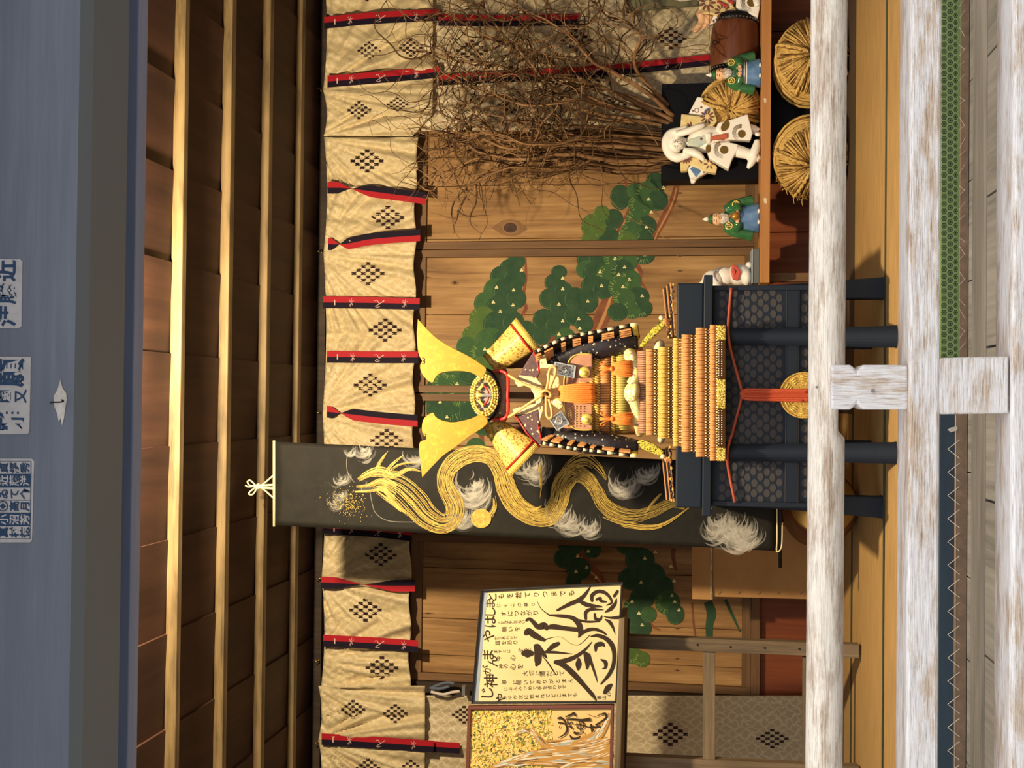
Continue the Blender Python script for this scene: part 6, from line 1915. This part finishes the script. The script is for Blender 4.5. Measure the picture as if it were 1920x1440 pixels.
garment('robe', X7([(280,1020),(440,960),(600,1060),(690,1110),(840,1220),(820,1320),(640,1290),(420,1190),(385,1280),(290,1285)]), D1 - 0.02, 0.05, M['robe'], t, [(M['petal'], lambda mb, d: (petals(mb, *T7((360, 1060)), 4, 15, d, 9, -0.6, 3.6), petals(mb, *T7((720, 1180)), 3, 11, d, 6), petals(mb, *T7((560, 1090)), 3, 12, d, 4, -0.5, 2.0)))])
garment('sleeve', X7([(405,430),(540,170),(620,180),(640,250),(750,330),(600,460)]), D1 + 0.0, 0.045, M['white'], t, [(M['petal'], lambda mb, d: [mb.ribbon([(T7((530, 375))[0] + 4 * math.cos(a / 3.0), T7((530, 375))[1] + 4 * math.sin(a / 3.0)) for a in range(20)], [1.2] * 20, d) for _ in (0,)] + [mb.disc(*T7((600, 330)), 2.2, 2.2, d, 0, 10), mb.disc(*T7((475, 385)), 1.6, 1.6, d, 0, 8)]), (M['blue'], lambda mb, d: mb.poly(X7([(620, 440), (660, 360), (720, 330), (700, 400)]), d))])
garment('sleeve', X7([(390,1230),(480,1180),(590,1190),(720,1290),(560,1380),(490,1440),(440,1440)]), D1 - 0.01, 0.045, M['white'], t, [(M['blue'], lambda mb, d: mb.poly(X7([(430, 1250), (500, 1190), (580, 1200), (590, 1300), (520, 1380)]), d)), (M['petal'], lambda mb, d: (mb.disc(*T7((640, 1300)), 2.4, 2.4, d, 0, 10), mb.disc(*T7((690, 1255)), 1.6, 1.6, d, 0, 8)))])
garment('sleeve_hand', X7([(440,1400),(500,1400),(520,1440),(480,1470),(440,1460)]), D1 - 0.014, 0.03, M['white'], t)
garment('chest_panel', X7([(350,830),(540,770),(660,740),(680,860),(560,920),(400,900)]), D1 - 0.05, 0.04, M['paleblue'], t, [(M['petal'], lambda mb, d: (mb.disc(*T7((600, 800)), 2.6, 2.6, d, 0, 10), mb.disc(*T7((380, 840)), 1.5, 1.5, d, 0, 8)))])
garment('sash', X7([(680,715),(745,715),(740,860),(675,865)]), D1 - 0.06, 0.04, M['white'], t)
garment('sash_end', X7([(740,765),(990,710),(1000,790),(750,820)]), D1 - 0.062, 0.03, M['terracotta'], t)
garment('trousers', X7([(1285,430),(1300,440),(1370,720),(1340,820),(960,805),(820,650),(850,560),(1000,525)]), D1 - 0.05, 0.06, M['white'], t, [(M['swirl'], lambda mb, d: (swirl(mb, *T7((1190, 710)), 15, d, 0, 0.8), mb.disc(*T7((960, 610)), 7, 11, d, 0, 18, 0.6)))])
garment('trousers', X7([(760,860),(1000,850),(1150,880),(1150,960),(1060,1110),(1010,1260),(720,1090),(690,1000)]), D1 - 0.06, 0.06, M['white'], t, [(M['swirl'], lambda mb, d: (swirl(mb, *T7((920, 960)), 16, d, 0, 0.3), mb.disc(*T7((705, 950)), 5, 8, d, 0, 16)))])
blob('foot', t, M['white'], [('t', [(1402, 296, D1 - 0.03, 7), (1412, 290, D1 - 0.05, 9), (1418, 275, D1 - 0.05, 8), (1420, 262, D1 - 0.05, 5)]), ('t', [(1420, 255, D1 - 0.02, 5), (1421, 248, D1 - 0.03, 6)]), ('t', [(1402, 316, D1 - 0.05, 3), (1408, 306, D1 - 0.05, 7), (1415, 292, D1 - 0.05, 9)])], 0.004)
# the second dancer, cut off by the edge of the picture
D2 = DSF + 0.13
t = thing('dancer_figure', P(1426, 10, D2), 'white and cream dancer figurine with a red cord at the right end of the shelf', 'figurine')
t.location.z = zs_t
T8 = lambda p: (1290 + p[0] / 8.0, p[1] / 8.0)
X8 = lambda l: [T8(p) for p in l]
blob('body', t, M['white'], [('e', 1330, -30, D2 + 0.03, 44, 34, 0.05), ('e', 1270, -30, D2 + 0.02, 16, 15, 0.03), ('t', [(1300, -30, D2 + 0.03, 14), (1370, -20, D2 + 0.03, 26), (1410, -10, D2 + 0.02, 12), (1420, 6, D2, 6)])], 0.006)
blob('mane', t, M['white'], [('t', [(1300, -6, D2, 6), (1270, -8, D2, 10), (1252, -28, D2 + 0.02, 12), (1262, -50, D2 + 0.02, 10)])], 0.006)
garment('robe', X8([(175,0),(155,190),(400,220),(680,310),(720,140),(620,0),(300,-300),(180,-200)]), D2 - 0.02, 0.05, M['robe'], t, [(M['petal'], lambda mb, d: (petals(mb, *T8((520, 170)), 5, 16, d, 11), petals(mb, *T8((290, 40)), 4, 17, d, 9)))])
garment('trousers', X8([(740,-200),(720,80),(760,150),(1050,255),(1080,100),(1060,-240)]), D2 - 0.04, 0.06, M['white'], t, [(M['swirl'], lambda mb, d: swirl(mb, *T8((930, 30)), 17, d, 0, 0.2))])
garment('red_cord', X8([(430,0),(500,20),(600,70),(610,110),(560,90),(440,30)]), D2 - 0.03, 0.02, M['redlining'], t)
garment('red_cord', X8([(560,-60),(700,20),(690,60),(600,20)]), D2 - 0.03, 0.02, M['redlining'], t)
blob('arm', t, M['skin'], [('t', [(1312, 22, D2, 9), (1316, 38, D2 - 0.005, 7), (1308, 52, D2 - 0.01, 6), (1300, 60, D2 - 0.015, 5)]), ('t', [(1330, 30, D2, 8), (1326, 42, D2, 7), (1318, 54, D2, 3)])], 0.004)
garment('sleeve_lining', X8([(390,220),(470,250),(450,310),(350,360),(280,420),(240,420),(300,330)]), D2 - 0.006, 0.02, M['white'], t, [(M['petal'], lambda mb, d: (mb.disc(*T8((440, 290)), 2, 2, d, 0, 8), mb.disc(*T8((385, 315)), 2, 3, d, 0, 8)))])
blob('foot', t, M['white'], [('t', [(1421, 12, D2 - 0.06, 5), (1419, 4, D2 - 0.06, 7), (1418, -14, D2 - 0.04, 8)])], 0.004)

# ---- pair of small glazed old men in green coats
def elder(px, py, label, side, holds, D):
    t = thing('elder_figurine', P(1427, py, D), label, 'figurine', 'glazed elder figurines on the shelf')
    t.location.z = zs_t
    mb = MB()
    base = P(1427, py, D); base.z = zs_t
    H = (P(px, py, D) - P(1427, py, D)).length
    h = lambda f: f * H
    s = H / 100.0
    body = [(0.0, 0.0), (27 * s, 0.0), (28 * s, 5 * s), (24 * s, 20 * s), (22 * s, 34 * s), (22 * s, 42 * s), (0.0, 44 * s)]
    mb.lathe(body, Matrix.Translation(base), 28, 0, 1.0, 0.75)
    obj('skirt', mb, M['blue'], t, smooth=True)
    if side > 0:
        mb = MB(); mb.lathe([(23.2 * s, 31 * s), (23.2 * s, 33 * s)], Matrix.Translation(base), 28, 0, 1, 0.76); mb.lathe([(23.6 * s, 26.5 * s), (23.4 * s, 28.5 * s)], Matrix.Translation(base), 28, 0, 1, 0.76); obj('white_stripe', mb, M['white'], t, smooth=True)
    mb = MB()
    V = lambda x, y, z: base + Vector((x * s, y * s, z * s))
    mb.ell(V(0, 2, 50), (23 * s, 15 * s, 18 * s), None, 18, 10)
    for sg in (1, -1):
        q = [V(15 * sg, 0, 62), V(25 * sg, -1, 50), V(28 * sg, -2, 36), V(33 * sg, 0, 12)]
        q = [Vector(p) for p in smooth_pts([tuple(v) for v in q], 4)]
        mb.tube(q, [(8 + 3 * i / len(q)) * s for i in range(len(q))], 10)
        q = [Vector(p) for p in smooth_pts([tuple(V(24 * sg, -4, 52)), tuple(V(20 * sg, -12, 42)), tuple(V(10 * sg, -17, 40))], 4)]
        mb.tube(q, [8 * s] * len(q), 10)
    obj('coat', mb, M['green'], t, remesh=0.0035)
    mb = MB(); mb.ell(V(-1, -4, 77), (11.5 * s, 11 * s, 12.5 * s), None, 18, 12); mb.ell(V(-1, -15, 76), (2 * s, 3 * s, 3.4 * s), None, 8, 6); mb.ell(V(-12, -3, 76), (2 * s, 2 * s, 3 * s), None, 8, 6); mb.ell(V(10, -3, 76), (2 * s, 2 * s, 3 * s), None, 8, 6)
    hd = obj('head', mb, M['skin'], t, remesh=0.0028)
    mb = MB()
    for sg in (1, -1):
        mb.tube([V(-1 + 2.5 * sg, -15.2, 79.5), V(-1 + 5 * sg, -14.6, 80), V(-1 + 7.5 * sg, -13.0, 79)], 0.5 * s, 5); mb.tube([V(-1 + 2.5 * sg, -15, 83), V(-1 + 6 * sg, -14, 84)], 0.5 * s, 5)
    mb.tube([V(-4, -15.2, 70.5), V(-1, -15.8, 70), V(2, -15.2, 70.5)], 0.5 * s, 5)
    obj('face_lines', mb, M['petal'], hd)
    mb = MB(); mb.ell(V(-1, -13, 63), (9 * s, 5 * s, 9 * s), None, 14, 8); mb.ell(V(-8, -10, 67), (4 * s, 4 * s, 6 * s), None, 10, 6); mb.ell(V(6, -10, 67), (4 * s, 4 * s, 6 * s), None, 10, 6); obj('beard', mb, M['beard'], t, remesh=0.003)
    mb = MB(); mb.lathe([(10 * s, 86 * s), (8 * s, 91 * s), (4 * s, 94 * s), (0, 94 * s)], Matrix.Translation(base + Vector((-1 * s, -2 * s, 0))), 16); ht = obj('cap', mb, M['green'], t, smooth=True)
    mb = MB(); mb.lathe([(3 * s, 93 * s), (4.6 * s, 97 * s), (2.5 * s, 101 * s), (0, 106 * s)], Matrix.Translation(base + Vector((-1 * s, -2 * s, 0))), 12); obj('cap_tuft', mb, M['white'], ht, smooth=True)
    for k, (sx_, sz_) in enumerate(((-9, 41), (8, 41))):
        mb = MB(); hx = V(sx_, -20, sz_)
        mb.ell(hx, (4.2 * s, 2.6 * s, 3.6 * s), None, 10, 7)
        sg = 1 if sx_ < 0 else -1
        for f in range(4):
            a = hx + Vector((sg * 2.5 * s, -1.2 * s, (2.6 - 1.8 * f) * s))
            mb.tube([a, a + Vector((sg * (3.2 + 0.6 * (f in (1, 2))) * s, -1.6 * s, -0.3 * s)), a + Vector((sg * (5.2 + 0.9 * (f in (1, 2))) * s, 0.4 * s, -0.5 * s))], [0.95 * s, 0.9 * s, 0.6 * s], 6)
        mb.tube([hx + Vector((sg * 1 * s, -1 * s, 2.8 * s)), hx + Vector((sg * 3 * s, -2.4 * s, 5.2 * s)), hx + Vector((sg * 4.6 * s, -2.4 * s, 5.6 * s))], [1.1 * s, 0.95 * s, 0.7 * s], 6)
        obj('hand', mb, M['skin'], t, smooth=True)
    if holds:
        mb = MB(); mb.ell(V(1, -24, 45), (8 * s, 6 * s, 8 * s), None, 14, 9); mb.tube([V(1, -24, 52), V(2, -24, 57)], [3 * s, 2 * s], 8); obj('gourd', mb, M['bronze'], t, smooth=True)
    mb = MB()
    for (x, z, yy) in ((-16, 56, -12.8), (24, 44, -12.5)) if side < 0 else ((-17, 56, -12.6), (19, 57, -11.5)):
        q = [V(x + 6 * math.cos(2 * math.pi * k / 16), yy - 2.2, z + 6 * math.sin(2 * math.pi * k / 16)) for k in range(17)]
        mb.tube(q, 1.2 * s, 6)
        for k in range(3):
            mb.ell(V(x + 2.4 * math.cos(2.1 * k), yy - 2.4, z + 2.4 * math.sin(2.1 * k)), (1.7 * s, 1.2 * s, 1.7 * s), None, 8, 5)
    obj('coat_crest', mb, plain('yellow_crest', S(236, 210, 110), 0.4), t, smooth=True)
    mb = MB()
    for sg in (1, -1):
        mb.ell(V(10 * sg, -20, 2.4), (4.5 * s, 6 * s, 2.4 * s), None, 10, 6)
    obj('shoe', mb, M['white'], t, smooth=True)
    return t
elder(1329, 137, 'small glazed elder in a green coat and striped blue skirt before the brown drum', 1, False, DSF + 0.055)
elder(1325, 409, 'small glazed elder in a green coat holding a gourd, alone by the painted pine', -1, True, DSF + 0.08)

# ---- white dog figure with a red bib
D3 = DSF + 0.13
t = thing('dog_figurine', P(1410, 510, D3), 'white dog figurine with a red bib peeping out right of the armour chest', 'figurine')
t.location.z = ph + 0.002
blob('body', t, M['white'], [('e', 1385, 515, D3, 22, 20, 0.05), ('e', 1358, 518, D3 - 0.005, 20, 18, 0.04), ('e', 1404, 497, D3, 6, 7, 0.016), ('e', 1400, 520, D3 - 0.02, 9, 16, 0.04)], 0.005)
blob('head', t, M['white'], [('e', 1336, 526, D3 - 0.02, 20, 20, 0.04), ('e', 1320, 533, D3 - 0.02, 10, 8, 0.02), ('e', 1345, 538, D3 - 0.05, 8, 8, 0.02)], 0.005)
garment('bib', [(1373, 497), (1380, 496), (1390, 510), (1384, 526), (1374, 523), (1370, 510)], D3 - 0.058, 0.03, M['redbib'] if 'redbib' in M else M.setdefault('redbib', plain('red_bib', S(210, 84, 64), 0.5)), t, [(M['bannerdark'], lambda mb, d: mb.ribbon([(1376, 503), (1380, 508), (1378, 515)], [1, 2, 1], d))])
mb = MB(); mb.tubep(smooth_pts([(1352, 503, D3 - 0.03), (1342, 506, D3 - 0.05), (1338, 516, D3 - 0.06), (1345, 528, D3 - 0.055)], 4), 1.5, 6); obj('collar_band', mb, plain('lilac_band', S(176, 172, 196), 0.5), t, smooth=True)
# board leaning at the far right above the shelf
t = thing('framed_board', P(1310, -10, WALL - 0.1), 'grey green framed board hanging before the curtain at the right edge, behind the branches', 'board')
mb = MB(); mb.prism([(1176, 20), (1316, 8), (1316, -4), (1176, -2)], WALL - 0.14, WALL - 0.11); mb.prism([(1174, 22), (1180, 22), (1180, -60), (1174, -60)], WALL - 0.14, WALL - 0.11)
obj('board_frame', mb, plain('grey_green_wood', S(112, 110, 84), 0.7), t, bevel=0.002)
mb = MB(); mb.prism([(1180, -2), (1330, -4), (1330, -60), (1180, -60)], WALL - 0.13, WALL - 0.115); obj('board_panel', mb, M['cream_dim'], t)
